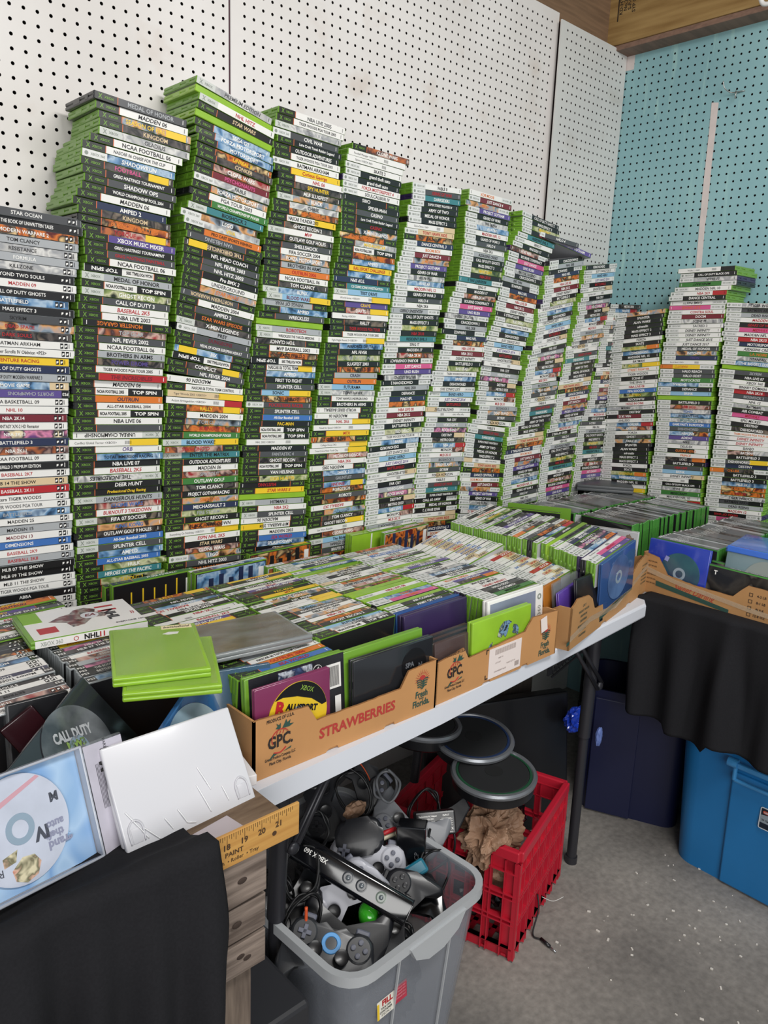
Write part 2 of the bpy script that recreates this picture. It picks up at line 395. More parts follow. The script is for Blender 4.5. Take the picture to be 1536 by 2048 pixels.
def sleeve_mesh(band, bg, acc, fam):
    L, D, T = DIM[fam]; mats = []; b = B()
    def use(m):
        if m not in mats: mats.append(m)
        b.mi = mats.index(m)
    y = -D/2-0.0004; hh = T/2-0.0004; x0 = -L/2+0.002; x1 = L/2-0.002
    def seg(a, c, m, e=0):
        use(m); b.quad([(a, y-e, -hh), (c, y-e, -hh), (c, y-e, hh), (a, y-e, hh)])
    P_ = paper(bg)
    if band in 'KLW':
        bw = -0.050 if band != 'W' else -0.046
        seg(x0, bw, mat('band_'+band, BAND[band], 0.35, coat=0.4))
        if band == 'K' : seg(bw, bw+0.0016, mat('orange_rule', 'c8643a', 0.4)); bw += 0.0016
        seg(bw, x1, P_)
    elif band == 'H':
        seg(x0, x1, P_)
    elif band == 'P':
        seg(x0, -0.070, mat('band_P', BAND['P'], 0.3, coat=0.5)); seg(-0.070, x1, P_)
    elif band == 'X':
        seg(x0, x1, P_)
    e = 0.00012
    if acc == 'y': seg(0.040, x1-0.010, paper('y'), e)
    elif acc == 'T': seg(0.018, x1-0.001, paper('k'), e)
    elif acc == 'Y': seg(0.030, x1, paper('y'), e)
    elif acc and acc in PAL: seg(0.048, x1, paper(acc), e)
    elif acc and acc in ARTS: seg(0.035, x1-0.006, paper(acc), e)
    elif acc == '+': seg(-0.010, 0.030, paper('e'), e)
    if band in 'KLWP' and acc not in ('T',):
        use(ink('k' if bg in 'wsecy5' else 'w'))
        xx = x1-0.008
        b.quad([(xx, y-2*e, -hh*0.6), (xx+0.0012, y-2*e, -hh*0.6), (xx+0.0012, y-2*e, hh*0.6), (xx, y-2*e, hh*0.6)])
        if band == 'P':
            for k in (0.016, 0.024):
                use(ink('k')); b.quad([(x1-k, y-2*e, -hh*0.7), (x1-k+0.0058, y-2*e, -hh*0.7), (x1-k+0.0058, y-2*e, hh*0.7), (x1-k, y-2*e, hh*0.7)])
                use(ink('w')); b.quad([(x1-k+0.001, y-3*e, -hh*0.45), (x1-k+0.0046, y-3*e, -hh*0.1), (x1-k+0.0046, y-3*e, hh*0.3), (x1-k+0.001, y-3*e, hh*0.2)])
    if band == 'H':          # bar code printed on plain stock label
        use(ink('k'))
        for k in range(9):
            xx = 0.020+k*0.0016; b.quad([(xx, y-e, -hh*0.55), (xx+0.0007, y-e, -hh*0.55), (xx+0.0007, y-e, hh*0.5), (xx, y-e, hh*0.5)])
    # cover sheets wrapped round the front and back
    use(mat('cover_black', '232326', 0.3, coat=0.4) if band in 'KXP' else mat('cover_pale', 'b4b4b8', 0.3, coat=0.4))
    for s in (-1, 1):
        z = s*(T/2+0.0002); q = [(x0, -D/2+0.003, z), (x1, -D/2+0.003, z), (x1, D/2-0.003, z), (x0, D/2-0.003, z)]
        b.quad(q if s > 0 else q[::-1])
    me = b.mesh('cover_sleeve', mats, recalc=False)
    return me
def letter_mesh(band, bg, fg, title, acc, fam):
    L, D, T = DIM[fam]; mats = []; b = B(); e = 0.0003
    Fm = frame((0, -D/2-0.0008, 0), (1, 0, 0), (0, 0, 1))
    def use(m):
        if m not in mats: mats.append(m)
        b.mi = mats.index(m)
    if band in 'KL':
        use(mat('band_green_ink', '6f9a3a' if band == 'K' else '8a9188', 0.4) if band == 'K' else mat('band_grey_ink', '8a9188', 0.4))
        b.text('X', 0.0082, (-0.083, 0, 0), m=Fm, bold=0.02, wforce=0.008); b.text('XBOX', 0.0044, (-0.066, 0, 0), m=Fm, wforce=0.019, bold=0.02)
    elif band == 'W':
        use(mat('band_grey_ink', '8a9188', 0.4))
        b.text('XBOX 360', 0.0046, (-0.064, 0, 0), m=Fm, wforce=0.027, bold=0.01)
        b.lathe([(0.0036, 0), (0.0036, 0.0001)], 10, m=Fm @ Matrix.Translation((-0.0855, 0, 0)))
    elif band == 'P':
        use(ink('w')); b.text('PS3', 0.0052, (-0.077, 0, 0), m=Fm, wforce=0.011, bold=0.02)
    elif band == 'X':
        use(ink('w')); b.lathe([(0.0026, 0), (0.0026, 0.0001)], 8, m=Fm @ Matrix.Translation((-0.078, 0, 0)))
    if title and bg != 'G':
        use(ink(fg))
        if acc == 'T':
            b.text(title, 0.0060, (-0.018, 0, 0), wmax=0.055, m=Fm, bold=0.035)
            use(ink('w')); b.text('TOP SPIN', 0.0066, (0.053, 0, e), wforce=0.052, m=Fm, bold=0.03)
        elif band == 'H': b.text(title, 0.0046, (-0.040, 0, 0), wmax=0.085, m=Fm, bold=0.0)
        elif band == 'P': b.text(title, 0.0062, (-0.014, 0, 0), wmax=0.090, m=Fm, bold=0.012)
        elif band == 'X': b.text(title, 0.0044, (-0.028, 0, 0), wmax=0.07, m=Fm, bold=0.01)
        else:
            wm = 0.085 if acc in ('y', 'Y') else 0.105
            b.text(title, 0.0076 if len(title) < 22 else 0.0058, (0.018-(0.02 if acc in ('y', 'Y') else 0), 0, 0), wmax=wm, m=Fm, bold=0.02, shear=0.15 if len(title) % 3 == 0 else 0)
    return b.mesh('spine_lettering', mats, recalc=False)
_SL = {}; _LT = {}
CN = dict(w='white', k='black', s='silver grey', r='red', o='orange', y='yellow', b='blue', g='green', n='navy', p='purple', t='teal', m='maroon', c='light blue', d='dark grey', e='beige', q='pink', u='grey')
CN.update({'1': 'dark pictorial', '2': 'fiery pictorial', '3': 'blue pictorial', '4': 'olive pictorial', '5': 'pale pictorial', '6': 'red pictorial', '7': 'charcoal pictorial', '8': 'violet pictorial'})
class Design:
    def __init__(s, code):
        # band, background, ink, accent (or .), space, title
        s.band, s.bg, s.fg, s.acc = code[0], code[1], code[2], code[3] if code[3] != '.' else ''
        s.title = code[5:]
        s.fam = 'P' if s.band == 'P' else 'X' if s.band == 'X' else 'K'
    def meshes(s):
        if s.band == 'G': return None, None
        k = (s.band, s.bg, s.acc, s.fam)
        if k not in _SL: _SL[k] = sleeve_mesh(s.band, s.bg, s.acc, s.fam)
        k2 = (s.band, s.bg, s.fg, s.title, s.acc)
        if k2 not in _LT: _LT[k2] = letter_mesh(s.band, s.bg, s.fg, s.title, s.acc, s.fam)
        return _SL[k], _LT[k2]
    def words(s):
        if s.band == 'G': return 'bare'
        return CN[s.bg] + {'K': ' black-banded', 'L': ' pale-banded', 'W': ' white-banded', 'H': ' plain-labelled', 'P': '', 'X': ''}[s.band]
    def material(s, rnd):
        if s.band == 'P': return GREY
        if s.band == 'X': return XGREEN
        if s.band == 'G': return LIME if rnd < 0.8 else GREY
        return BLACKP if rnd > (0.93 if s.band != 'H' else 0.75) else PURPLE if rnd > 0.90 and s.band == 'W' else GREEN
def D_(txt): return [Design(l) for l in txt.strip('\n').split('\n')]
PS = D_('''Pdw. STAR OCEAN
Pkw. THE BOOK OF UNWRITTEN TALES
P2w. MODERN WARFARE 2
Psk. TOM CLANCY
P5k. RESISTANCE
Psw. FORMULA
P5k. KILLZONE
Pkw. BEYOND TWO SOULS
Pwr. MADDEN 09
Pkw. CALL OF DUTY GHOSTS
P3w. BATTLEFIELD
Pkw. MASS EFFECT 3
Pdk. SKYRIM
P1r. DEAD SPACE
P7r. DARK SOULS
Pwk. BATMAN ARKHAM
Pwk. Elder Scrolls IV Oblivion <PS3>
Pyr. ADVENTURE RACING
Pnw. CALL OF DUTY GHOSTS
Psk. CALL OF DUTY MODERN WARFARE 3
P3we MOVIE GAME
Pps. SPORTS CHAMPIONS
Pwk. NCAA BASKETBALL 09
Pwr. NHL 10
Pmw. NBA 2K14
Pwk. FINAL FANTASY X/X-2 HD Remaster
P8w. NBA 2K13
Pnw. BATTLEFIELD 3
P6w. NBA 2K11
Pwk. NCAA FOOTBALL 09
Pkw. BATTLEFIELD 3 PREMIUM EDITION
Pwr. BASEBALL 2K7
Pek. MLB 14 THE SHOW
Prw. BASEBALL 2K11
Pwk. Masters TIGER WOODS
Pwd. TIGER WOODS PGA TOUR
P3s. BATTLEFIELD
Pwk. MADDEN 25
Psk. MADDEN 15
Pwm. MADDEN 13
Pbw. DIMENSIONS
Pwr. BASEBALL 2K9
Psr. BASEBALL 2K8
Pkw. MLB 07 THE SHOW
Pkw. MLB 09 THE SHOW
Pwk. MLB 11 THE SHOW
Pwd. TIGER WOODS PGA TOUR
Pkw. ABBA
Pwk. MADDEN 11
Pwb. STREET FIGHTER''')
S2 = D_('''Kds. MEDAL OF HONOR
Kwk. MADDEN 06
K1yy SEASON OF FIRE
K7e. KINGDOM
L5d. GLADIUS
Kwk. NCAA FOOTBALL 06
Kwd. NASCAR 06 CHASE FOR THE CUP
W3w. SHADOWRUN
K7qy FOOTBALL
Kkw. GREG HASTINGS TOURNAMENT
Kdw. SHADOW OPS
Kkw. WORLD CHAMPIONSHIP POOL 2004
Kwk. MADDEN 06
Knw. AMPED 2
K7e. KINGDOM
K2o. BURNOUT BATTLES
K6ry TORQUE
Kpw. XBOX MUSIC MIXER
Kkw. GREG HASTINGS TOURNAMENT
Kdr. GREG HASTINGS PAINTBALL
Kwk. NCAA FOOTBALL 06
KwkT NCAA FOOTBALL 2005
Lsk. MEDAL OF HONOR
KwkT NCAA FOOTBALL 2005
L4w. GHOST RECON
Kdw. CALL OF DUTY 3
Kwr. BASEBALL 2K5
Kwk. NBA LIVE 2003
Kko. MONSTER GARAGE
K6s. TOP GEAR
Kdw. NFL FEVER 2002
Kwk. NCAA FOOTBALL 06
Ksk. BROTHERS IN ARMS
K7p. POWER DROME
Kwk. TIGER WOODS PGA TOUR 2005
Krm. THE INCREDIBLES
Kwk. MADDEN 06
KwkT NCAA FOOTBALL 2005
Kon. OUTRUN
Kwk. ALL-STAR BASEBALL 2004
KwkT NCAA FOOTBALL 2005
Kwk. NBA LIVE 06
Kdd. HALO
Lwk. UNREAL CHAMPIONSHIP
HwdY Conflict Global Terror <XBOX>
Kwp. ORB
K3k. TOTAL IMMERSION RACING
Kkw. NBA LIVE 07
Kwr. BASEBALL 2K5
L5k. THE INCREDIBLES
Kkw. DEER HUNT
Kky. Professional Drag Racing
Lsk. DANGEROUS HUNTS
K6b. CLONE WARS
Kwr. BURNOUT 3 TAKEDOWN
L7w. FIFA 07 SOCCER
K1b. KING KONG
K7w. OUTLAW GOLF 9 HOLES
Lbw. All-Star Baseball 2003
Ldw. SPLINTER CELL
K3w. AMPED
Kbw. ALL-STAR BASEBALL 2005
K4w. HULK
Ktw. HEROES OF THE PACIFIC
K4y. TAPOUT 2''')
S3 = D_('''L5d. PREMIUM EDITION
Gww. 
Lwr. NHL HITZ
Kke. STAR WARS
Gww. 
K3w. SEGA GT
K3w. FORZA MOTORSPORT
K3w. MOTORSPORT
K2y. UNREAL II
K7e. CONKER
K6w. CLONE WARS
Kmq. PSYCHONAUTS
W5d. FABLE
K1w. FORZA MOTORSPORT
Kwd. PGA TOUR 2003
Kgw. WORLD CHAMPIONSHIP POKER
Ltk. BIOSHOCK 2
W1w. LEGO
W5y. VIVA
Kok. PRO CAST SPORTS FISHING
Kds. VAN HELSING
K7ey THE CHRONICLES
Kkw. NFL HEAD COACH
Kdw. NFL FEVER 2003
Kdw. NHL HITZ 2003
Kkw. Pro BMX 2
Kwd. UNDERGROUND
K1o. STAR WARS
Kde. NORTHERN WARRIOR
Kwk. MADDEN 2004
Kdw. AMPED 2
Kko. STAR WARS EPISODE
L7w. X-MEN LEGENDS
Ws6. PREY
Kdm. DUNGEONS
Kdw. MEDAL OF HONOR EUROPEAN ASSAULT
K3wy XIII
KwkT NCAA FOOTBALL 2005
K7wy CONFLICT
Kdw. NFL FEVER 2004
Kwk. MADDEN 06
Kwk. NASCAR 06 TOTAL TEAM CONTROL
HedY Tiger Woods 2003 <XBOX>
Hwdr Action Armageddon <XBOX>
K2yy RALLY
Kwk. MADDEN 2004
K1s. TOM CLANCY
K2r. BURNOUT 2
Kgw. WORLD CHAMPIONSHIP POKER
LckY BLOOD WAKE
K6r. CLONE WARS
Ltk. ENTER THE MATRIX
Kkw. OUTDOOR ADVENTURES
Kwk. MADDEN 06
K6s. SPIKEOUT
Kgw. OUTLAW GOLF
K7w. TOM CLANCY
Kkw. PROJECT GOTHAM RACING
K1o. SIMPSONS
Knw. MECHASSAULT 2
K4s. FIRE STORM
Kkw. GHOST RECON 2
K2kw BLACK HAWK DOWN
HwdY Everything Or Nothing <XBOX>
Kwr. ESPN NHL 2K5''')
S4 = D_('''Kwd. NBA LIVE 2005
Kwk. TIGER WOODS PGA TOUR 2005
L5s. The Elder Scrolls III Morrowind
Wdw. CIVIL WAR
Kkw. Lara Croft Tomb Raider: Legend
Kkw. OUTDOOR ADVENTURES
Kwd. TIGER WOODS PGA TOUR 2003
Wwk. BATMAN ARKHAM
Kyr. Curious George
Kwr. NHL 06
K7y. SPY HUNTER
K7w. MLB SLUGFEST
L1w. BLACK
K5d. CHASE
K2o. MERCENARIES
KwkY NASCAR THUNDER 2003
K7w. GHOST RECON 2
Lwr. MVP
K7w. OUTLAW GOLF HOLES
Kdw. SHELLSHOCK
Kwk. FIFA SOCCER 2004
K1w. FORZA MOTORSPORT
Ksk. BROTHERS IN ARMS
Kor. OUTRUN 2006
Kwk. NCAA FOOTBALL 06
K7w. TOM CLANCY
L3w. BLINX
LcmY BLOOD WAKE
Ksd. WINGS OF WAR
K3w. AMPED
Kdw. WRECKLESS
Gww. 
Lsr. ROBOTECH
Lwk. WRECKLESS THE YAKUZA MISSIONS
K7w. TOM CLANCY
Kwk. MVP BASEBALL 2003
K2k. BATTLEFIELD 2
KwkT NCAA FOOTBALL 2005
Kwky NASCAR 06 TOTAL TEAM
K3w. AMPED
Kkw. FIRST TO FIGHT
Kdw. SPLINTER CELL
Kc5Y SONIC
K2k. BATTLEFIELD 2
Wdr. POCKETBIKE RACER
Kdw. SPLINTER CELL
Kbw. All-Star Baseball 2003
Kky. PAC-MAN
KwkT NCAA FOOTBALL 2005
KwkT NCAA FOOTBALL 2005
Hwd. NHL 2002 <XBOX>
Kkw. MADDEN 07
Kds. FANTASTIC 4
K7w. GHOST RECON
KwkT NCAA FOOTBALL 2005
Kdw. VAN HELSING
K4y. DEER HUNTER
Kkr. MUSTANG
Kyr. STAR WARS II
Gww. 
Lsk. HITMAN 2
Kwr. NBA 2K2
Ldw. SPLINTER CELL
Kwk. MADDEN 06
KwkY MVP BASEBALL 2004
Kwk. MADDEN 2003
Kbr. SEA WORLD
K3w. SPLASHDOWN
Kkw. STOLEN
K7e. SHREK''')
S5 = D_('''K6w. CLONE WARS
Hwd. Football Manager <XBOX>
Hwd. Sports <XBOX 360>
Wwk. SKATE 2
Wkw. grand theft auto
Wkw. grand theft auto
Wwr. FORZA MOTORSPORT 4
Wwd. SOULCALIBUR IV
Kkw. CARS
Kkw. SPIDER-MAN
Kdw. CASINO
Kkw. Lara Croft Tomb Raider: Legend
Kkr. CASINO
K1w. X-MEN LEGENDS
K2o. TERMINATOR
K5y. MADAGASCAR
KwkT NCAA FOOTBALL 2005
K2o. TERMINATOR
K3w. AMPED
Kyr. RALLISPORT CHALLENGE
K3w. SSX
Knw. TOP SPIN
Ktw. CSI CRIME SCENE INVESTIGATION
Lck. TEST DRIVE
HwdY World Series <XBOX>
Kpy. CRAVE
K6wY DARTS
Hwd. Racing <XBOX>
K7w. RALLY
Kkr. TIGER WOODS PGA TOUR
Kwd. TIGER WOODS PGA TOUR 2005
HwdY Fight Night Round 3 <XBOX>
K3k. AIRFORCE DELTA
Kkw. NFL FEVER
K4s. SOLDIER OF FORTUNE II
Kkw. SLUGFEST 2003
K2k. BATTLEFIELD 2
Ksn. CRASH
Kon. OUTRUN
Lck. FUTURAMA
L5k. TONY HAWK
Kwk. TONY HAWKS UNDERGROUND
Kkw. BROTHERS IN ARMS
Kwk. WORLD SERIES BASEBALL
Kwk. MADDEN 06
KwrY NHL 2K6
Hwd. Need for Speed <XBOX>
Kyr. MTX
K2k. BATTLEFIELD 2
HwdY College Hoops 2K6
HwdY True Crime New York City
K6w. MEDAL OF HONOR
Kwr. NBA 2K6
Kwk. MADDEN 2005
K3w. SHREK 2
Kds. GAUNTLET
K3ry FINDING
K2w. ROBOTECH
Kdw. ROBOTS
K2r. PITFALL
Kwr. BASEBALL 2K3
K1c. CRIMSON SKIES
K7w. TOM CLANCY
K7wY GHOST RECON
Hwd. Star Wars Republic
K6w. CLONE WARS
Lck. The Bible Game
Ksk. WINGS OF WAR
Kdw. BRUTE FORCE
K2k. BATTLEFIELD 2
W5k. RISE
Wwr. SEGA''')
X3 = D_('''Wwk. FABLE II
Wdr. GEARS OF WAR
Wtw. DARKSIDERS
Wkw. SUPER STREET FIGHTER IV
Wkw. ARMY OF TWO
Wkw. MEDAL OF HONOR
Wkw. MASS EFFECT 2
Hwde Dance Dance <360>
Wer. TONY HAWK RIDE
K2k. GAUNTLET
Wnw. DANCE CENTRAL 3
Wwo. BOOM BOX
Wmw. JUST DANCE 4
W1o. HOBBIT
Wpw. PROJECT GOTHAM
Wkw. GEARS OF WAR
W5k. Wii Fit Plus
W3w. AVATAR
Wwr. MADDEN NFL 12
Wkw. GEARS OF WAR 3
Wdw. HALO 4
Wwk. NBA 2K6
Wsk. ASSASSINS CREED
Wkw. CALL OF DUTY GHOSTS
Wkw. MASS EFFECT 3
W4y. MINECRAFT
Wkr. NBA 2K18
Wtk. RESIDENT EVIL 5
Wwk. SING IT
Wkw. MADDEN 17
W6w. NBA 2K14
Wkw. BOURNE CONSPIRACY
Wqw. JUST DANCE
Wpw. UNO RUSH
W5k. BRUTAL LEGEND
Wkw. CRACKDOWN 2
Wsk. NHL 2K8
Wkw. DEFIANCE
Wnw. MAG NFL
W2k. RAGE
Wwr. NBA LIVE 08
Wmw. NBA 2K12
Wwk. DISNEY INFINITY
Wkw. BATTLEFIELD 3
W4w. RED DEAD
Wwd. TIGER WOODS PGA TOUR 08
W3w. BRINK
Wkw. DISHONORED
Wwd. JUST DANCE 2015
Wck. BAND HERO
Wwp. JUST DANCE 2014
Wkr. BATTLEFIELD
Wwke GHOSTBUSTERS
Hwd. Fight Night <360>
Wkw. FAR CRY
Wsw. VIDEO GAME
W8w. ROCK BAND
Wkwe DESTINY
W7w. METRO 2033
W3wr NBA LIVE
Wwk6 MONOPOLY
Wwr. MLB 2K10
Wsd. BIOSHOCK 2
W1w. DEAD ISLAND
Wdw. SKYRIM
Wwk+ FORZA HORIZON''')
RR1 = D_('''W1w. FABLE III
Wkw. SPLINTER
Wkw. ALAN WAKE
Wkw. adrenalin
Wkw. MASS EFFECT 2
Wkw. MASS EFFECT 3
Wwk. FORZA
Wkw. SKATE
W4yo LEGENDARY
W3w. DIMENSIONS
Wkw. MADDEN NFL 15
Wwk. BATMAN
W4yY PLANTS
Wwo. STREET FIGHTER
Wwd. TIGER WOODS
Wkw. SCENE IT
Wwk. THE SING IT
Wwr. NBA LIVE 08
Wbw. FIFA SOCCER
W4y. RAYMAN
Wkw. ROCKSMITH
Wwr. HOLE IN ONE
W5k. DREAM
Wkw. DESTINY
Wmwk NBA 2K12
Wwd. DESTINY
W3wr BORDER
W1w6 DESTINY
Wwd. FORZA
W7w. GHOST''')
RR2 = D_('''Hwdk Wolfie 2 <360>
Wkw. CALL OF DUTY BLACK OPS
W5k. WWE 13
Wgk. MINECRAFT
Wwd. MADDEN NFL 10
Wwrr NBA 2K9
Wkw. DANCE CENTRAL
Wwk. GAME PARTY
Wqo. JUST DANCE
Wwr. CONTRA SOUL
Wmw. DOOM
W5k. SCENE IT
Wwd. SACRED 3
Wwk. DISNEY INFINITY
Wwk. DISNEY INFINITY
Wwk. JUST DANCE 2015
Wwk. JUST DANCE 2017
Wdw. MEDAL OF HONOR
W1w. WITCHER
Wnp. TRON
Hwd. Rock Band <360>
Wyoo NARUTO
Wdw. HALO REACH
Wdw. HALO ODST
Wgw. MOTOCROSS
W3w. BATMAN
Wkw. DEFIANCE
Wcw. BRINK
Ggg. 
Wkw. BATTLEFIELD 3
W6r. NBA 2K10
W5b. SONIC
W3k. RESIDENT EVIL
W5t. BIOSHOCK 2
Wbw. GAME PARTY IN MOTION
Wds. DISHONORED
W3w2 NBA JAM
Wpw. ADIDAS
W5k. NIKE
Wwd. DEUS EX
Wkow GUITAR HERO
Wwo. PRINCE
W7wo LOST
Wkw. BATTLEFIELD 3
Wdr. NBA LIVE
Wcw. BRINK
Wwke DISNEY INFINITY''')
RR3 = D_('''W5k. TIGER WOODS
Wdkk BATMAN ARKHAM
Wsk. DEAD RISING
Wwr. MADDEN 12
Wkr. GEARS OF WAR
Wqrr MIDWAY
Wwk. MADDEN NFL 11
Wrw. NBA 2K13
Wnw. MOTORSPORTS
Wwk. ASSASSINS CREED
Wgok L.A. NOIRE
W5k. TITANFALL
W3w. THE BIGGEST LOSER
G55. 
Wds. SKYRIM
Wkw. NBA LIVE 07
Wwdk XBOX 360
Wwk. BINARY DOMAIN
Wrwm NBA 2K14
Wds. BIOSHOCK 2
Wwk. NHL 12
W5k. BATMAN
Wkw. AIR COMBAT
Wqr. MIDWAY
Wwk. EPIC MICKEY
Wkw. DESTINY
W7w. DISHONORED
Wwo. TIGER WOODS PGA TOUR 08
Wwr. DISNEY INFINITY
Wwr. DISNEY INFINITY
Wwd. BANJO
W6w5 BATMAN
Wkw. BATTLEFIELD 3
WdwY DISHONORED
Wnw. DESTINY
W7oo METRO
Wkw. BATTLEFIELD 3
Wkw. BATTLEFIELD 3
W3w. MLB 2K
W2o2 JUST DANCE
W2r. NBA 2K''')
COLS = [
('c1','L',0.171,[(1.579,-2.190,-2),(1.544,-2.197,-2),(1.499,-2.201,-2),(1.406,-2.213,-2),(1.350,-2.218,-2),(1.312,-2.224,-2),(1.265,-2.228,-2),(1.168,-2.234,-2),(1.069,-2.238,-2),(0.949,-2.237,-2),(0.885,-2.233,-2)]),
('c2','L',0.19,[(1.799,-1.987,-4.3),(1.738,-1.978,-4.4),(1.724,-2.000,-4.4),(1.681,-2.018,-4.4),(1.651,-2.011,-4.4),(1.611,-2.034,-4.4),(1.551,-2.017,-3.5),(1.510,-2.019,-3.3),(1.448,-2.027,-3.3),(1.417,-2.033,-2.9),(1.345,-2.045,-2.9),(1.290,-2.050,-2.9),(1.235,-2.053,-2.3),(1.178,-2.056,-2.2),(1.116,-2.061,-2.3),(1.032,-2.061,-1.7),(0.960,-2.061,-1.5),(0.909,-2.058,-1.7)]),
('c3','L',0.19,[(1.861,-1.780,-13.4),(1.810,-1.773,-12),(1.786,-1.784,-10.6),(1.756,-1.777,-9.4),(1.687,-1.788,-8.5),(1.640,-1.796,-8.5),(1.611,-1.815,-8.2),(1.582,-1.806,-8.5),(1.540,-1.812,-8.5),(1.514,-1.810,-10),(1.475,-1.819,-10),(1.421,-1.830,-10),(1.340,-1.839,-9.7),(1.298,-1.857,-9.7),(1.274,-1.854,-5),(1.233,-1.856,-4.8),(1.183,-1.861,-4.5),(1.149,-1.867,-2.3),(1.080,-1.867,-2.3),(1.046,-1.868,-2.3),(0.989,-1.870,-2.2),(0.932,-1.865,-1.6),(0.886,-1.862,-2.2)]),
('c4','L',0.19,[(1.864,-1.573,-3.1),(1.834,-1.589,-2.5),(1.796,-1.591,-2),(1.759,-1.589,-1.9),(1.734,-1.581,-1.8),(1.689,-1.582,-1.8),(1.649,-1.596,-1.7),(1.611,-1.604,-1.8),(1.573,-1.612,-1.8),(1.534,-1.613,-1.8),(1.457,-1.618,-2.1),(1.397,-1.633,-2.3),(1.361,-1.639,-2.1),(1.325,-1.647,-2.1),(1.275,-1.653,-2.1),(1.226,-1.658,-2.8),(1.143,-1.668,-2.8),(1.100,-1.669,-3.3),(1.005,-1.676,-3.4),(0.957,-1.675,-3.4)]),
('c5','L',0.19,[(1.832,-1.360,-1.7),(1.808,-1.384,-1.6),(1.779,-1.388,-1.5),(1.732,-1.391,-1.5),(1.677,-1.388,-1.4),(1.627,-1.396,-1.4),(1.589,-1.398,-1.1),(1.547,-1.412,-0.9),(1.502,-1.412,-0.2),(1.417,-1.418,-0.2),(1.371,-1.431,0.4),(1.330,-1.439,0.4),(1.257,-1.450,-1.5),(1.215,-1.458,-1.5),(1.132,-1.476,-1.5),(1.083,-1.476,-1.5),(1.026,-1.477,-0.9),(0.925,-1.476,0)]),
('c6','L',0.19,[(1.784,-1.157,3.3),(1.720,-1.170,2.2),(1.671,-1.178,1.3),(1.630,-1.184,1.2),(1.600,-1.194,1),(1.554,-1.207,0.5),(1.444,-1.223,1),(1.366,-1.238,1),(1.275,-1.247,1),(1.207,-1.265,0.4),(1.078,-1.286,1.5),(0.958,-1.288,0.4)]),
('c7','L',0.19,[(1.793,-0.944,-1.4),(1.672,-0.952,-1),(1.566,-0.968,-1.4),(1.452,-1.012,-1.4),(1.356,-1.026,-1),(1.290,-1.049,-1),(1.131,-1.083,-3),(1.013,-1.096,-2),(0.885,-1.108,-3)]),
('c8','L',0.19,[(1.761,-0.700,-6.7),(1.721,-0.702,-5.2),(1.662,-0.748,-6.7),(1.620,-0.761,-4.8),(1.558,-0.780,-4.8),(1.486,-0.798,-4.8),(1.442,-0.801,-4.8),(1.378,-0.843,-4.2),(1.289,-0.845,-4.2),(1.231,-0.861,-3.2),(1.170,-0.843,-3.2),(1.130,-0.899,-8.2),(1.058,-0.900,-8.2),(0.986,-0.907,-5.3),(0.922,-0.912,-8.2)]),
('c9','L',0.19,[(1.656,-0.573,10.3),(1.604,-0.583,10.4),(1.551,-0.587,10.5),(1.505,-0.608,10.5),(1.462,-0.611,10.5),(1.423,-0.618,10.4),(1.281,-0.656,4.9),(1.159,-0.654,3.6),(1.135,-0.709,3.1),(1.026,-0.722,2.7),(0.949,-0.720,2.4)]),
('c10','L',0.19,[(1.656,-0.374,7.6),(1.562,-0.383,8.2),(1.499,-0.393,7.6),(1.402,-0.424,6.6),(1.302,-0.457,5.6),(1.155,-0.487,3.5),(1.059,-0.528,2.8),(0.938,-0.531,2.1)]),
('c11','L',0.19,[(1.537,-0.195,2.4),(1.470,-0.232,2.1),(1.319,-0.248,1.8),(1.209,-0.277,0),(1.119,-0.330,-1.1),(1.030,-0.331,-1.2),(0.939,-0.330,-1.3)]),
('r1','R',0.19,[(1.509,-0.171,6.4),(1.454,-0.164,6.8),(1.387,-0.164,7.3),(1.314,-0.169,7.3),(1.236,-0.169,7.3),(1.094,-0.172,7.2),(1.039,-0.168,6.2),(0.965,-0.168,5.1)]),
('r2','R',0.19,[(1.645,-0.383,1),(1.603,-0.395,1),(1.573,-0.368,1),(1.531,-0.368,1),(1.473,-0.366,1.6),(1.414,-0.363,1.6),(1.345,-0.362,1.8),(1.265,-0.359,2.7),(1.129,-0.372,3.6),(0.991,-0.366,4.5)]),
('r3','R',0.19,[(1.533,-0.559,-2),(1.460,-0.558,-2),(1.389,-0.564,-2),(1.333,-0.561,-2),(1.248,-0.572,-2),(1.173,-0.572,-2),(1.091,-0.575,4.3),(1.013,-0.570,4.3),(0.964,-0.568,4.3)]),
]
LISTS = dict(c1=PS, c2=S2, c3=S3, c4=S4, c5=S5, c6=X3, c7=X3, c8=X3, c9=X3, c10=X3, c11=X3, r1=RR1, r2=RR2, r3=RR3)
WHERE = dict(c1='the leftmost stack', c2='the second stack from left', c3='the third stack from left', c4='the fourth stack from left',
             c5='the fifth stack from left', c6='the sixth stack from left', c7='the seventh stack from left', c8='the eighth stack from left',
             c9='the ninth stack from left', c10='the tenth stack from left', c11='the stack in the corner', r1='the left teal-wall stack',
             r2='the middle teal-wall stack', r3='the rightmost teal-wall stack')
ORD = lambda n: '%d%s' % (n, 'th' if 10 <= n % 100 <= 20 else {1: 'st', 2: 'nd', 3: 'rd'}.get(n % 10, 'th'))
jobs = []            # every case: (kind, distance, design, material, matrix, label, group)
EYE = Vector((-2.62895, -1.67117, 1.38))
def interp(keys, z, k):
    if z >= keys[0][0]: return keys[0][k]
    for a, b in zip(keys[:-1], keys[1:]):
        if z >= b[0]:
            t = (a[0]-z)/max(a[0]-b[0], 1e-6); return a[k]*(1-t)+b[k]*t
    return keys[-1][k]
rs = random.Random(5)
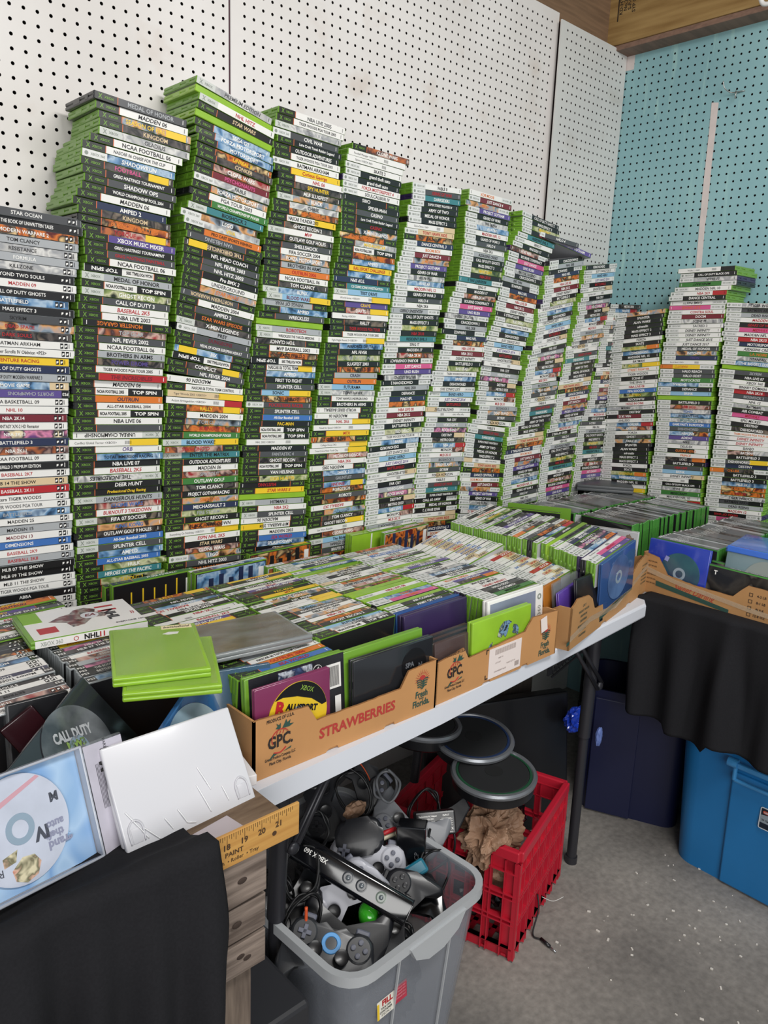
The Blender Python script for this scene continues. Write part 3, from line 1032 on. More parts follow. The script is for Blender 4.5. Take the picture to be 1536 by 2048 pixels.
for name, side, wd, keys in COLS:
    lst = LISTS[name]; keys = sorted(keys, key=lambda q: -q[0])
    z = keys[0][0]; i = 0; off = {'c7': 11, 'c8': 23, 'c9': 35, 'c10': 47, 'c11': 58}.get(name, 0)
    vis = {'c1': 0.88, 'c2': 0.89, 'c3': 0.87, 'c4': 0.88, 'c5': 0.87}.get(name, 0.93)
    stack = []
    T = DIM['P'][2] if name == 'c1' else DIM['K'][2]
    pit = T+0.0005
    rp = None
    while z > 0.735+T*0.5:
        dsg = lst[(i+off) % len(lst)]
        if i >= len(lst) and name in ('c2', 'c3', 'c4', 'c5'): dsg = lst[(i*7+3) % len(lst)]
        e = interp(keys, z, 1); rl = interp(keys, z, 2)
        if z < 0.80: rl *= (z-0.735)/0.065
        j = rs.gauss(0, 0.0016)
        big = rs.random() < 0.11
        if big: j += rs.choice((-1, 1))*rs.uniform(0.003, 0.008)
        dy = abs(rs.gauss(0, 0.005)); rz = rs.gauss(0, 0.7) + (rs.uniform(-2, 2) if big else 0)
        flip = rs.random() < 0.10
        yc = -0.155+0.0675
        if name in ('c9', 'c10', 'c11'): yc = -0.167+0.0675-0.002
        if side == 'L': m = Matrix.Translation((e+j+wd/2, yc-dy*0.7, z)) @ Euler((0, R(-rl), R(rz)), 'ZYX').to_matrix().to_4x4()
        else: m = Matrix.Translation((yc-dy*0.7, e+j-wd/2, z)) @ Matrix.Rotation(R(-90), 4, 'Z') @ Euler((0, R(-rl), R(rz)), 'ZYX').to_matrix().to_4x4()
        if flip: m = m @ Matrix.Rotation(math.pi, 4, 'Y')
        stack.append((z, dsg, m)); z -= pit; i += 1
    n = len(stack)
    for k, (zz, dsg, m) in enumerate(stack):
        pos = '%s from top of' % ORD(k+1) if k else 'topmost of'
        lab = '%s-spined game case, %s %s' % (dsg.words(), pos, WHERE[name])
        if dsg.band == 'G': lab = 'coverless bright green game case, %s %s' % (pos, WHERE[name])
        kd = 'grey' if name == 'c1' else 'black' if name in ('c2', 'c3', 'c4', 'c5') else 'white'
        dist = (m.translation-EYE).length + (10 if zz < vis else 0)
        jobs.append((kd, dist, dsg, dsg.material(rs.random()), m, lab, {'grey': 'grey game cases in the leftmost stack', 'black': 'black-banded game cases stacked along the white wall', 'white': 'white-banded game cases stacked towards the corner'}[kd]))
# two or three cases lying askew on top of the ninth and tenth stacks
for k, (x, z, rl, d) in enumerate([(-0.455, 1.695, -13, 14), (-0.53, 1.712, -8, 20)]):
    m = Matrix.Translation((x, -0.11, z)) @ Euler((0, R(-rl), R(-14)), 'ZYX').to_matrix().to_4x4()
    jobs.append(('white', 2.0, X3[d], GREEN if k == 0 else PURPLE, m, '%s game case lying tilted across the tops of the ninth and tenth stacks' % ('pale-spined green' if k == 0 else 'purple'), 'white-banded game cases stacked towards the corner'))

# ------------------------------------------------------------------ cases standing in the trays, spine up
def stand_left(P, yaw, tilt, lean, fam, drop=0.0):
    """matrix of a case whose upper left spine end is at P"""
    L, D, T = DIM[fam]
    m = Matrix.Translation(P) @ Euler((0, R(-tilt), R(yaw)), 'ZYX').to_matrix().to_4x4() @ Matrix.Rotation(R(lean), 4, 'X') @ Matrix.Rotation(R(-90), 4, 'X')
    return m @ Matrix.Translation((L/2, D/2, 0))
def row(where, a, b, n, pool, fam, yaw, tilt, lean=4, group='standing', z=None, ins=None, jit=1.0):
    A, B_ = Vector(a), Vector(b)
    for i in range(n):
        t = i/max(n-1, 1); d = pool[rs.randrange(len(pool))] if not (ins and i in ins) else ins[i]
        y0, t0 = (yaw if not isinstance(yaw, tuple) else yaw[0]*(1-t)+yaw[1]*t), (tilt if not isinstance(tilt, tuple) else tilt[0]*(1-t)+tilt[1]*t)
        P = A.lerp(B_, t) + Vector((rs.gauss(0, 0.0018)*jit, 0, rs.gauss(0, 0.0012)*jit))
        m = stand_left(P, y0+rs.gauss(0, 0.35)*jit, t0+rs.gauss(0, 0.25)*jit, lean, d.fam if fam is None else fam)
        if rs.random() < 0.12: m = m @ Matrix.Rotation(math.pi, 4, 'Y')
        k = n-i
        pos = 'frontmost' if k == 1 else 'rearmost' if i == 0 else '%s from front' % ORD(k)
        w_ = ('%s-spined case' % d.words()) if d.band != 'G' else 'bare green case'
        jobs.append(('standing', (m.translation-EYE).length, d, d.material(rs.random()), m, '%s, %s in %s' % (w_, pos, where), 'game cases standing in '+where))
MIXK = S2+S3+S4+S5+[Design('HwdY Game <XBOX>')]*12
MIXW = X3+RR1+RR2+RR3+[Design('Gww. ')]*9
GOLD = [Design('WwdX '[:3]+'+ KINECT'), Design('Wwr+ SPORTS'), Design('Wwb+ ADVENTURE')]
ONE = D_('''Xuw. HALO
Xuw. TITANFALL
Xuw. MADDEN 16
X7w. THE DIVISION
Xuw. FORZA
Xsw. NBA 2K16
Xuw. CALL OF DUTY
X7w. FALLOUT 4
Xuw. BATTLEFIELD 4
Xkw. DESTINY
Xsk. FIFA 15
Xuw. RAINBOW SIX''')
# (rows run from the back towards the front)
row('the back left of the table', (-2.32, -0.23, 0.882), (-2.325, -0.385, 0.88), 10, MIXK, 'K', 3, 0)
row('the left row of the leftmost tray', (-2.415, -0.40, 0.876), (-2.418, -0.625, 0.872), 15, PS, 'P', 2, 0)
row('the right row of the leftmost tray', (-2.226, -0.41, 0.876), (-2.224, -0.605, 0.874), 13, PS, 'P', 2, 0)
row('the left row of the strawberry tray', (-2.052, -0.345, 0.877), (-2.050, -0.735, 0.876), 26, MIXK, 'K', 2.5, 0)
row('the right row of the strawberry tray', (-1.862, -0.335, 0.877), (-1.862, -0.695, 0.880), 24, MIXK, 'K', 3, 0)
row('the left row of the labelled tray', (-1.676, -0.30, 0.877), (-1.662, -0.665, 0.878), 24, MIXW, 'K', 3, 0,
    ins={19: Design('W3o. KINECT'), 20: Design('Wqo. ZUMBA'), 21: Design('Gww. '), 18: Design('Gww. '), 16: Design('Gww. ')})
row('the right row of the labelled tray', (-1.492, -0.31, 0.877), (-1.468, -0.725, 0.880), 27, MIXW, 'K', 3, 0)
WG = [d for d in MIXW if d.bg == 'w']
row('the rear left row of the torn tray', (-1.312, -0.328, 0.852), (-1.285, -0.490, 0.852), 12, GOLD, 'K', 3, (14, 11), jit=0.4)
row('the front left row of the torn tray', (-1.226, -0.458, 0.856), (-1.208, -0.69, 0.852), 17, GOLD*3+[Design('Wrw. SOCCER'), Design('Gww. ')], 'K', (5, 9), (8, 4), jit=0.5)
row('the right row of the torn tray', (-1.114, -0.322, 0.912), (-1.090, -0.575, 0.910), 18, MIXW, 'K', 5, 8)
row('the right front of the torn tray', (-1.075, -0.59, 0.908), (-1.090, -0.745, 0.897), 12, MIXW, 'K', 6, 9)
# rear row parallel to the wall, between the trays and the stacks
def row_y(where, a, b, n, pool, jitz=1.0, yaw=-90):
    A, B_ = Vector(a), Vector(b)
    for i in range(n):
        t = i/max(n-1, 1); d = pool[rs.randrange(len(pool))]
        P = A.lerp(B_, t) + Vector((0, rs.gauss(0, 0.003), rs.gauss(0, 0.0015)*jitz))
        m = stand_left(P, yaw+rs.gauss(0, 0.7), 0, 5, d.fam)
        pos = 'frontmost' if i == 0 else 'rearmost' if i == n-1 else '%s from front' % ORD(i+1)
        jobs.append(('standing', (m.translation-EYE).length, d, d.material(rs.random()), m, 'grey-spined green case, %s in %s' % (pos, where), 'deep green cases in '+where))
row_y('the near row of the low carton', (-0.655, -0.425, 0.902), (-0.185, -0.425, 0.902), 36, ONE, 0.4)
row_y('the far row of the low carton', (-0.655, -0.235, 0.900), (-0.185, -0.235, 0.900), 36, ONE, 0.4)
row_y('the left row of the right-table tray', (-0.66, -0.675, 0.884), (-0.19, -0.675, 0.882), 36, ONE, 0.4)
row_y('the middle row of the right-table tray', (-0.60, -0.865, 0.882), (-0.19, -0.865, 0.882), 30, ONE+MIXW[:8])
row_y('the far right row of the right-table tray', (-0.60, -1.055, 0.882), (-0.30, -1.055, 0.882), 20, ONE)

# ---- emit: the 300 largest of each kind as things, the rest of each kind as one object
def geom(me):
    n = len(me.vertices); V = np.zeros(n*3, np.float32); me.vertices.foreach_get('co', V)
    L = len(me.loops); vi = np.zeros(L, np.int32); me.loops.foreach_get('vertex_index', vi)
    F = len(me.polygons); ls = np.zeros(F, np.int32); lt = np.zeros(F, np.int32); mi = np.zeros(F, np.int32)
    me.polygons.foreach_get('loop_start', ls); me.polygons.foreach_get('loop_total', lt); me.polygons.foreach_get('material_index', mi)
    return V.reshape(-1, 3), vi, ls, lt, mi
_GC = {}
def merge(name, items):
    mats = []; Vs = []; VI = []; LS = []; MI = []; nv = 0; nl = 0
    for me, m in items:
        if me is None: continue
        if me.name not in _GC: _GC[me.name] = geom(me)
        V, vi, ls, lt, mi = _GC[me.name]
        idx = []
        for q in me.materials:
            if q not in mats: mats.append(q)
            idx.append(mats.index(q))
        A = np.array(m)
        Vs.append(V @ A[:3, :3].T.astype(np.float32) + A[:3, 3].astype(np.float32)); VI.append(vi+nv); LS.append(ls+nl)
        MI.append(np.array(idx, np.int32)[mi] if len(idx) else mi); nv += len(V); nl += len(vi)
    me = bpy.data.meshes.new(name)
    V = np.concatenate(Vs); VI = np.concatenate(VI); LS = np.concatenate(LS); MI = np.concatenate(MI)
    me.vertices.add(len(V)); me.vertices.foreach_set('co', V.ravel())
    me.loops.add(len(VI)); me.loops.foreach_set('vertex_index', VI.astype(np.int32))
    me.polygons.add(len(LS)); me.polygons.foreach_set('loop_start', LS.astype(np.int32))
    me.polygons.foreach_set('material_index', MI.astype(np.int32))
    for q in mats: me.materials.append(q)
    me.update(calc_edges=True); me.validate()
    return me
FAMN = {'K': ('black_banded_game_case', 'black-banded green game cases'), 'W': ('white_banded_game_case', 'white-banded green game cases'), 'P': ('grey_game_case', 'grey clear game cases'), 'X': ('deep_green_game_case', 'deep green game cases')}
def family(d): return 'P' if d.band == 'P' else 'X' if d.band == 'X' else 'K' if d.band == 'K' or d.band == 'L' else 'W' if d.band == 'W' else ''
REST = dict(K='remaining black-banded game cases, low in the stacks and deep in the trays', W='remaining white-banded and plain game cases of the far stacks and trays', P='remaining grey clear game cases at the foot of the leftmost stack', X='remaining deep green game cases in the low carton and right tray')
fams = {'K': [], 'W': [], 'P': [], 'X': []}
for kd, dist, d, bm_, m, lab, grp in jobs:
    f = family(d) or ('K' if kd == 'black' else 'W' if kd == 'white' else 'KW'[int(m.translation.x > -1.68)])
    v = EYE-m.translation; r_ = v.length; n_ = (m.to_3x3() @ Vector((0, -1, 0)))
    score = max(n_.dot(v)/r_, 0.02)/(r_*r_)*(0.8 if kd == 'standing' else 1.0)
    if dist > 9.9: score = 0
    fams[f].append((score, d, bm_, m, lab, grp))
for f in 'KWPX':
    js = sorted(fams[f], key=lambda j: -j[0]); solo = [j for j in js[:300] if j[0] > 0]; rest = js[len(solo):]
    for _, d, bm_, m, lab, grp in solo:
        o = bpy.data.objects.new(FAMN[f][0], body_mesh(d.fam, bm_)); link(o); o.matrix_world = m
        tag(o, lab, 'game case', grp)
        sl, lt = d.meshes()
        if sl:
            link(bpy.data.objects.new('cover_sleeve', sl), o)
            if len(lt.polygons): link(bpy.data.objects.new('spine_lettering', lt), o)
    if rest:
        items = []
        for _, d, bm_, m, lab, grp in rest:
            sl, lt = d.meshes(); items += [(body_mesh(d.fam, bm_), m), (sl, m), (lt, m)]
        o = bpy.data.objects.new(FAMN[f][0]+'s', merge('game_cases', items)); link(o)
        tag(o, REST[f], 'game cases', None, 'stuff')
    print('cases', f, len(solo), len(rest))

# ------------------------------------------------------------------ tables
CARD = mat('corrugated_cardboard', 'c08c58', 0.75, noise=0.10, nscale=9)
CARDW = mat('worn_cardboard', 'b98a58', 0.7, noise=0.22, nscale=7)
CEDGE = mat('cardboard_edge', '9a6a3c', 0.85, noise=0.4, nscale=90)
TTOP = mat('white_table_plastic', 'd8dbe3', 0.45)
LEG = mat('grey_black_steel', '35353a', 0.35, metal=0.3)
t1 = empty('folding_table', (-1.6, -0.42, 0), 0, 'white plastic folding table holding trays below the stacks along the white wall', 'table')
inv = t1.matrix_world.inverted()
t1.location = (0, 0, 0)
b = B(); b.prism([(-2.55, -0.845), (-2.02, -0.818), (-1.65, -0.802), (-0.80, -0.738), (-0.765, -0.715), (-0.765, -0.03), (-2.55, -0.03)], 0.697, 0.735, bev=0.006)
b.build('table_top', TTOP, t1)
def leg_(b, x, y, zb, lx=0.0):
    b.cyl((x, y, zb), (x+lx, y, 0.70), 0.0165, n=20); b.cyl((x, y, 0.0), (x, y, zb+0.01), 0.0135, n=20); b.cyl((x, y, 0.0), (x, y, 0.02), 0.0165, n=16)
for k, (x, y) in enumerate([(-1.945, -0.70), (-1.945, -0.12), (-0.945, -0.68), (-0.945, -0.12)]):
    b = B(); leg_(b, x, y, 0.38, 0.01); smooth_by_angle(b.build('leg', LEG, t1))
def bar(b, p, q, r, off):
    p, q, off = Vector(p), Vector(q), Vector(off)
    for s in (-1, 1): b.tube([p+off*s, q+off*s], r, 8, smooth=0)
    b.sph(p, 0.012, n=6, sc=(1, 0.6, 1)); b.sph(q, 0.010, n=6)
for p, q in [((-1.925, -0.722, 0.520), (-1.745, -0.66, 0.675)), ((-0.925, -0.70, 0.525), (-1.05, -0.69, 0.675))]:
    b = B(); bar(b, p, q, 0.0055, (0.009, 0, 0.006)); b.build('brace', LEG, t1, smooth=True)
b = B(); b.tube([(-1.945, -0.69, 0.12), (-1.945, -0.13, 0.12)], 0.011, 10, smooth=0); b.build('crossbar', LEG, t1, smooth=True)
t2 = empty('folding_table', (0, 0, 0), 0, 'table under the black cloth along the teal wall', 'table')
b = B(); b.box((-0.378, -1.27, 0.716), (0.735, 2.4, 0.038), 0.005); b.build('table_top', mat('grey_table_plastic', '8d8f94', 0.5), t2)
for x, y in [(-0.69, -1.9), (-0.06, -1.9), (-0.10, -0.9), (-0.10, -0.16)]:
    b = B(); leg_(b, x, y, 0.38); b.build('leg', LEG, t2, smooth=True)

# ------------------------------------------------------------------ fruit trays
def tray(name, label, F, w, d, prof, hs, bottom_notch=True, material=CARD, group=None, hback=0.09):
    """F: frame at the front left bottom corner: x along the front, z up, y into the tray"""
    root = empty(name, label=label, cat='tray', mw=F, group=group)
    b = B(); t = 0.004
    # front panel: outline in x,z with a slightly ragged top edge
    top = []
    for (x0, z0), (x1, z1) in zip(prof[:-1], prof[1:]):
        n = max(1, int(abs(x1-x0)/0.012))
        for k in range(n): top.append((x0+(x1-x0)*k/n, z0+(z1-z0)*k/n+random.uniform(-0.0007, 0.0007)))
    top.append(prof[-1])
    bot = [(w, 0.0)]
    if bottom_notch: bot += [(w*0.74, 0), (w*0.735, 0.006), (w*0.69, 0.006), (w*0.675, 0.0), (w*0.42, 0.0), (w*0.41, 0.006), (w*0.37, 0.006), (w*0.35, 0.0)]
    bot += [(0.0, 0.0)]
    b.prism(top + bot, 0, t, m=Matrix.Rotation(R(90), 4, 'X') @ Matrix.Translation((0, 0, -t)))
    b.build('front_panel', material, root)
    for s in (0, 1):
        b = B(); b.prism([(0, 0), (d, 0), (d, hs), (0.05, hs), (0.03, prof[0][1] if s == 0 else prof[-1][1]), (0, prof[0][1] if s == 0 else prof[-1][1])], 0, t, m=Matrix.Translation((0 if s == 0 else w-t, 0, 0)) @ Matrix.Rotation(R(90), 4, 'Z') @ Matrix.Rotation(R(90), 4, 'X'))
        b.build('side_panel', material, root)
    b = B(); b.box((w/2, d-t/2, hback/2), (w-2*t, t, hback)); b.build('back_panel', material, root)
    b = B(); b.box((w/2, d/2, t/2+0.0005), (w-2*t, d-2*t, t)); b.build('tray_floor', material, root)
    # corrugated raw edge along the top of the front
    b = B()
    for (x0, z0), (x1, z1) in zip(top[:-1], top[1:]):
        if x1-x0 > 0.002: b.prism([(x0, z0-0.0004), (x1, z1-0.0004), (x1, z1+0.0006), (x0, z0+0.0006)], 0.0006, t-0.0006, m=Matrix.Rotation(R(90), 4, 'X') @ Matrix.Translation((0, 0, -t)))
    b.build('torn_edge', CEDGE, root)
    return root
PF = Matrix.Rotation(R(90), 4, 'X')        # print frame on the front panel: x right, y up
def pr(x, z, e=0.0006): return Matrix.Translation((x, -e, z)) @ PF
INKB = mat('print_black', '2b2422', 0.6); INKR = mat('print_red', 'b23a34', 0.6); INKG = mat('print_green', '2f4f46', 0.6)
def gpc(root, x, k=1.0):
    b = B()
    b.text('PRODUCE OF U.S.A.', 0.0055, (0, 0.040, 0), m=pr(x, 0.050), bold=0.02, wforce=0.050)
    b.text('GPC.', 0.019, (0, 0.004, 0), m=pr(x, 0.050), bold=0.035, wforce=0.046)
    b.text('Grimes Produce Company, LLC', 0.0048, (0, -0.022, 0), m=pr(x, 0.050), wforce=0.056, bold=0.02)
    b.text('Plant City, Florida', 0.0048, (0, -0.030, 0), m=pr(x, 0.050), wforce=0.040, bold=0.02)
    b.build('printed_lettering', INKB, root)
    b = B()
    b.tube([(x+0.016*math.cos(R(a)), -0.0007, 0.058+0.014*math.sin(R(a))) for a in range(30, 215, 15)], 0.0008, 4, smooth=0)
    for dx in (-0.008, -0.002, 0.004): b.tube([(x+dx, -0.0007, 0.064), (x+dx+0.002, -0.0007, 0.069)], 0.0006, 4, smooth=0)
    b.tube([(x-0.012, -0.0007, 0.036), (x, -0.0007, 0.034), (x+0.010, -0.0007, 0.040)], 0.0010, 4)
    b.build('printed_strawberry', INKR, root)
    b = B()
    for pts in ([(-0.008, 0.083), (-0.003, 0.079), (0.0, 0.082), (0.0, 0.0735), (-0.004, 0.0725), (-0.009, 0.075), (-0.0055, 0.0775)], [(0.003, 0.0725), (0.007, 0.079), (0.010, 0.085), (0.0125, 0.079), (0.018, 0.082), (0.0165, 0.076), (0.024, 0.0745), (0.016, 0.0715)], [(-0.022, 0.026), (-0.012, 0.036), (-0.004, 0.0335), (-0.012, 0.031)], [(0.006, 0.0335), (0.020, 0.038), (0.019, 0.035)]):
        b.prism([(px, pz) for px, pz in pts], 0, 0.0003, m=pr(x, 0))
    b.build('printed_leaves', INKG, root)
def fresh(root, x, z=0.058):
    b = B()
    b.prism([(0.0085*math.cos(R(a)), 0.0085*math.sin(R(a))) for a in range(-5, 186, 10)], 0, 0.0003, m=pr(x, z+0.008))
    for a in range(-5, 190, 16):
        c, s = math.cos(R(a)), math.sin(R(a))
        b.prism([(0.011*c-0.0006*s, 0.011*s+0.0006*c), (0.019*c, 0.019*s), (0.011*c+0.0006*s, 0.011*s-0.0006*c)], 0, 0.0003, m=pr(x, z+0.008))
    b.build('printed_sun', INKR, root)
    b = B()
    for k in range(4):
        for s in (-1, 1):
            b.tube([(x+s*(0.014-0.001*k), -0.0007, z+0.008-0.0042*k), (x+s*0.006, -0.0007, z+0.009-0.0045*k), (x, -0.0007, z+0.003-0.0042*k)], 0.0011, 4, smooth=3)
    b.text('Fresh', 0.012, (0, -0.019, 0), m=pr(x, z), bold=0.03, wforce=0.030)
    b.text('from', 0.004, (0, -0.0275, 0), m=pr(x, z), bold=0.03)
    b.text('Florida.', 0.012, (0, -0.036, 0), m=pr(x, z), bold=0.03, wforce=0.042)
    b.build('printed_lettering', INKG, root)
Z0 = 0.7352
F1 = Matrix.Translation((-2.058, -0.7995, Z0))
tr1 = tray('fruit_tray', 'cardboard strawberry tray full of game cases, red STRAWBERRIES printed on its front', F1, 0.390, 0.49,
           [(0, 0.098), (0.100, 0.092), (0.118, 0.063), (0.300, 0.062), (0.318, 0.090), (0.390, 0.094)], 0.098, hback=0.09)
gpc(tr1, 0.048); fresh(tr1, 0.352)
b = B(); b.text('STRAWBERRIES', 0.017, (0, 0, 0), m=pr(0.205, 0.038), bold=0.03, wforce=0.165); b.build('printed_title', INKR, tr1)
F2 = Matrix.Translation((-1.664, -0.795, Z0)) @ Matrix.Rotation(R(1.5), 4, 'Z')
tr2 = tray('fruit_tray', 'cardboard fruit tray with a large white shipping label, right of the strawberry tray', F2, 0.388, 0.49,
           [(0, 0.082), (0.075, 0.092), (0.090, 0.068), (0.270, 0.078), (0.295, 0.103), (0.388, 0.098)], 0.09, hback=0.09)
gpc(tr2, 0.052); fresh(tr2, 0.345, 0.052)
b = B(); b.box((0.205, -0.0007, 0.038), (0.105, 0.0008, 0.062)); lb = b.build('shipping_label', mat('label_paper', 'e6d9d4', 0.6), tr2)
b = B()
for k in range(26): b.box((0.172+0.0026*k, -0.0013, 0.059), (0.0011 if k % 3 else 0.0017, 0.0003, 0.011))
for r_, (xx, tx, h_) in enumerate([(0.19, 'SHIP TO', 0.003), (0.182, 'LOT 4471', 0.003), (0.225, 'PLANT CITY FL', 0.003), (0.19, 'STRAWBERRY 8x1LB', 0.003)]):
    b.text(tx, h_, (0, 0, 0), m=pr(xx, 0.045-0.009*r_, 0.0014), bold=0.02)
b.box((0.245, -0.0013, 0.018), (0.014, 0.0003, 0.010)); b.build('label_print', mat('faint_print', 'a89a94', 0.7), lb)
b = B(); b.box((0.333, -0.0022, 0.080), (0.022, 0.0006, 0.032), rot=(0, R(-12), 0)); b.build('small_sticker', mat('label_paper', 'e6d9d4', 0.6), tr2)
b = B()
for z_ in (0.010, 0.070): b.box((0.147, -0.0008, z_), (0.008, 0.0005, 0.002)); b.box((0.144, -0.0008, z_+(0.004 if z_ < 0.04 else -0.004)), (0.002, 0.0005, 0.008))
b.build('printed_corner_marks', INKB, tr2)
tr3F = Matrix.Translation((-1.243, -0.797, Z0)) @ Matrix.Rotation(R(12.2), 4, 'Z')
tr3 = tray('fruit_tray', 'torn taped cardboard tray at the right end of the white table', tr3F, 0.575, 0.42,
           [(0, 0.098), (0.03, 0.112), (0.10, 0.104), (0.125, 0.090), (0.145, 0.062), (0.16, 0.056), (0.30, 0.052), (0.385, 0.060), (0.43, 0.082), (0.46, 0.100), (0.52, 0.112), (0.56, 0.100), (0.575, 0.094)], 0.085, material=CARDW)
b = B(); b.prism([(0.185, 0.020), (0.30, 0.028), (0.42, 0.040), (0.42, 0.050), (0.30, 0.038), (0.185, 0.031)], 0, 0.0004, m=pr(0, 0)); b.box((-0.010, -0.001, 0.02), (0.016, 0.0004, 0.008)); b.build('printed_stripe', INKG, tr3)
b = B()
for k, s in enumerate(['CAT. 1', 'PRODUCT OF U.S.A.', 'GROWN IN', 'CALIFORNIA', 'PRODUCE OF U.S.A.', 'PACKED IN', 'CALIFORNIA']):
    b.text(s, 0.0052, (0, 0, 0), m=pr(0.075, 0.088-0.0115*k), bold=0.02, wmax=0.062)
for k in range(6): b.text('NET CONTENTS', 0.004, (0, 0, 0), m=pr(0.52, 0.085-0.010*k), bold=0.02)
b.build('printed_lettering', INKG, tr3)
TAPE = mat('clear_tape', 'd8c2a4', 0.12, alpha=0.35)
b = B()
b.prism([(0.0, 0.020), (0.12, 0.034), (0.30, 0.020), (0.57, 0.075), (0.57, 0.088), (0.30, 0.034), (0.12, 0.048), (0.0, 0.034)], 0, 0.0003, m=pr(0, 0, 0.001)); b.build('packing_tape', TAPE, tr3)
# tray on the right table, its front faces the room
FR = Matrix.Translation((-0.702, -0.664, Z0)) @ Matrix.Rotation(R(-92), 4, 'Z')
tr4 = tray('fruit_tray', 'brown cardboard tray with red cursive lettering on the right table', FR, 0.60, 0.515,
           [(0, 0.112), (0.045, 0.104), (0.062, 0.080), (0.075, 0.062), (0.15, 0.054), (0.255, 0.052), (0.275, 0.075), (0.29, 0.090), (0.42, 0.088), (0.60, 0.09)], 0.135, material=CARDW, hback=0.13)
b = B(); b.text('Sweet Darling', 0.019, (0, 0, 0), m=pr(0.155, 0.036) @ Matrix.Rotation(R(-3), 4, 'Z'), bold=0.0, shear=0.5, wforce=0.115); b.build('printed_cursive_name', INKR, tr4)
b = B(); b.prism([(0.045, 0.034), (0.250, 0.010), (0.250, 0.000), (0.045, 0.020)], 0, 0.0004, m=pr(0, 0.006)); b.build('printed_stripe', INKG, tr4)
b = B()
for k, s in enumerate(['4-2 LB', '8-1 LB', 'BULK', '12-8 OZ']):
    z_ = 0.070-0.017*k; xx = 0.300
    for dx, dz, sx, sz in ((0, 0.004, 0.009, 0.001), (0, -0.004, 0.009, 0.001), (-0.004, 0, 0.001, 0.009), (0.004, 0, 0.001, 0.009)): b.box((xx+dx, -0.0008, z_+dz), (sx, 0.0004, sz))
    b.text(s, 0.006, (0, 0, 0), m=pr(xx+0.026, z_), bold=0.02)
for k in range(6): b.text('PRODUCT OF U.S.A.', 0.004, (0, 0, 0), m=pr(0.025, 0.09-0.012*k), bold=0.02, wmax=0.036)
b.build('printed_boxes', INKB, tr4)
b = B(); b.prism([(0.0, 0.070), (0.10, 0.050), (0.30, 0.030), (0.6, 0.012), (0.6, 0.0), (0.30, 0.018), (0.10, 0.038), (0.0, 0.055)], 0, 0.0003, m=pr(0, 0.006, 0.001)); b.build('packing_tape', TAPE, tr4)
# leftmost tray, mostly hidden behind loose cases
F0 = Matrix.Translation((-2.435, -0.748, Z0))
tray('fruit_tray', 'leftmost cardboard tray, its right corner showing behind the white case', F0, 0.372, 0.40, [(0, 0.010), (0.372, 0.012)], 0.095)
b = B(); b.box((-0.42, -0.335, 0.7525), (0.50, 0.40, 0.034), 0.003)
tag(b.build('low_carton', CARD), 'low flat cardboard carton lifting the deep green cases near the corner', 'carton')

# ------------------------------------------------------------------ loose cases lying on and in front of the trays
CLEAR = mat('clear_polystyrene', 'b9bec2', 0.08, alpha=0.12, coat=0.5)
CLEARD = mat('smoky_clear_plastic', '3a3f45', 0.12, alpha=0.62, coat=0.5)
CLEARB = mat('blue_clear_plastic', '3f78b5', 0.1, alpha=0.45, coat=0.5)
DISC = mat('disc_silver', 'c4c8cc', 0.18, metal=0.7)
def T(x, y, z): return Matrix.Translation((x, y, z))
def flatcase(name, label, m, material, L=0.19, D=0.135, Tk=0.0145):
    """case lying in its own frame: x long, y short, cover on +z; m puts the cover centre in place"""
    root = empty(name, label=label, cat='game case', mw=m)
    b = B(); b.box((0, 0, -Tk*0.26), (L, D, Tk*0.48), 0.0025, seg=3); b.box((0, 0, -Tk*0.76), (L, D, Tk*0.48), 0.0025, seg=3); b.box((0, 0, -Tk/2), (L-0.003, D-0.003, 0.003))
    smooth_by_angle(b.build('shell', material, root))
    return root
def sheet(root, name, material, x0, x1, y0, y1, z=0.0004):
    b = B(); b.box(((x0+x1)/2, (y0+y1)/2, z/2), (x1-x0, y1-y0, z)); return b.build(name, material, root)
def disc(root, c, r, material, z=0.001, hub=True):
    b = B(); b.lathe([(0.0075, 0), (r, 0), (r, 0.0011), (0.0075, 0.0011)], 48, m=T(c[0], c[1], z))
    d = b.build('disc', material, root)
    if hub:
        b = B(); b.lathe([(0.010, 0), (0.017, 0), (0.017, 0.0004), (0.010, 0.0004)], 32, m=T(c[0], c[1], z+0.0012), cap=False); b.build('disc_hub', mat('hub_ring', '9fb4c6', 0.2, metal=0.3), d)
    return d
def poly(root, name, material, pts, z, dz=0.0003):
    b = B(); b.prism(pts, z, z+dz); return b.build(name, material, root)
def word(root, name, material, items):
    b = B()
    for s, h, x, y, z, rot, kw in items: b.text(s, h, (0, 0, 0), m=T(x, y, z) @ Matrix.Rotation(R(rot), 4, 'Z'), **kw)
    return b.build(name, material, root)
# white hockey game lying on top of the leftmost tray
m = T(-2.152, -0.405, 0.896) @ Matrix.Rotation(R(-6), 4, 'Z')
nh = flatcase('game_case', 'white-covered hockey game case with green edges lying on the leftmost tray', m, GREEN)
b = B(); b.box((0.003, 0, 0.0002), (0.182, 0.130, 0.0005)); b.box((0.003, -0.0677, -0.0072), (0.182, 0.0006, 0.0122)); cv = b.build('cover_sleeve', paper('w'), nh)
sheet(cv, 'green_band', mat('cover_green', '7fae2e', 0.4), -0.088, -0.058, 0.012, 0.064, 0.0009)
b = B()
b.prism([(-0.05, 0.005), (-0.03, 0.022), (-0.01, 0.03), (0.0, 0.045), (0.02, 0.05), (0.035, 0.035), (0.03, 0.02), (0.05, 0.008), (0.04, -0.008), (0.02, -0.004), (0.0, -0.03), (-0.02, -0.035), (-0.025, -0.01)], 0.0006, 0.0009)
b.build('player_artwork', art('hockey_artwork', ['2c2426', '6b2024', '9a8f88', '1b1a1e'], 45), cv)
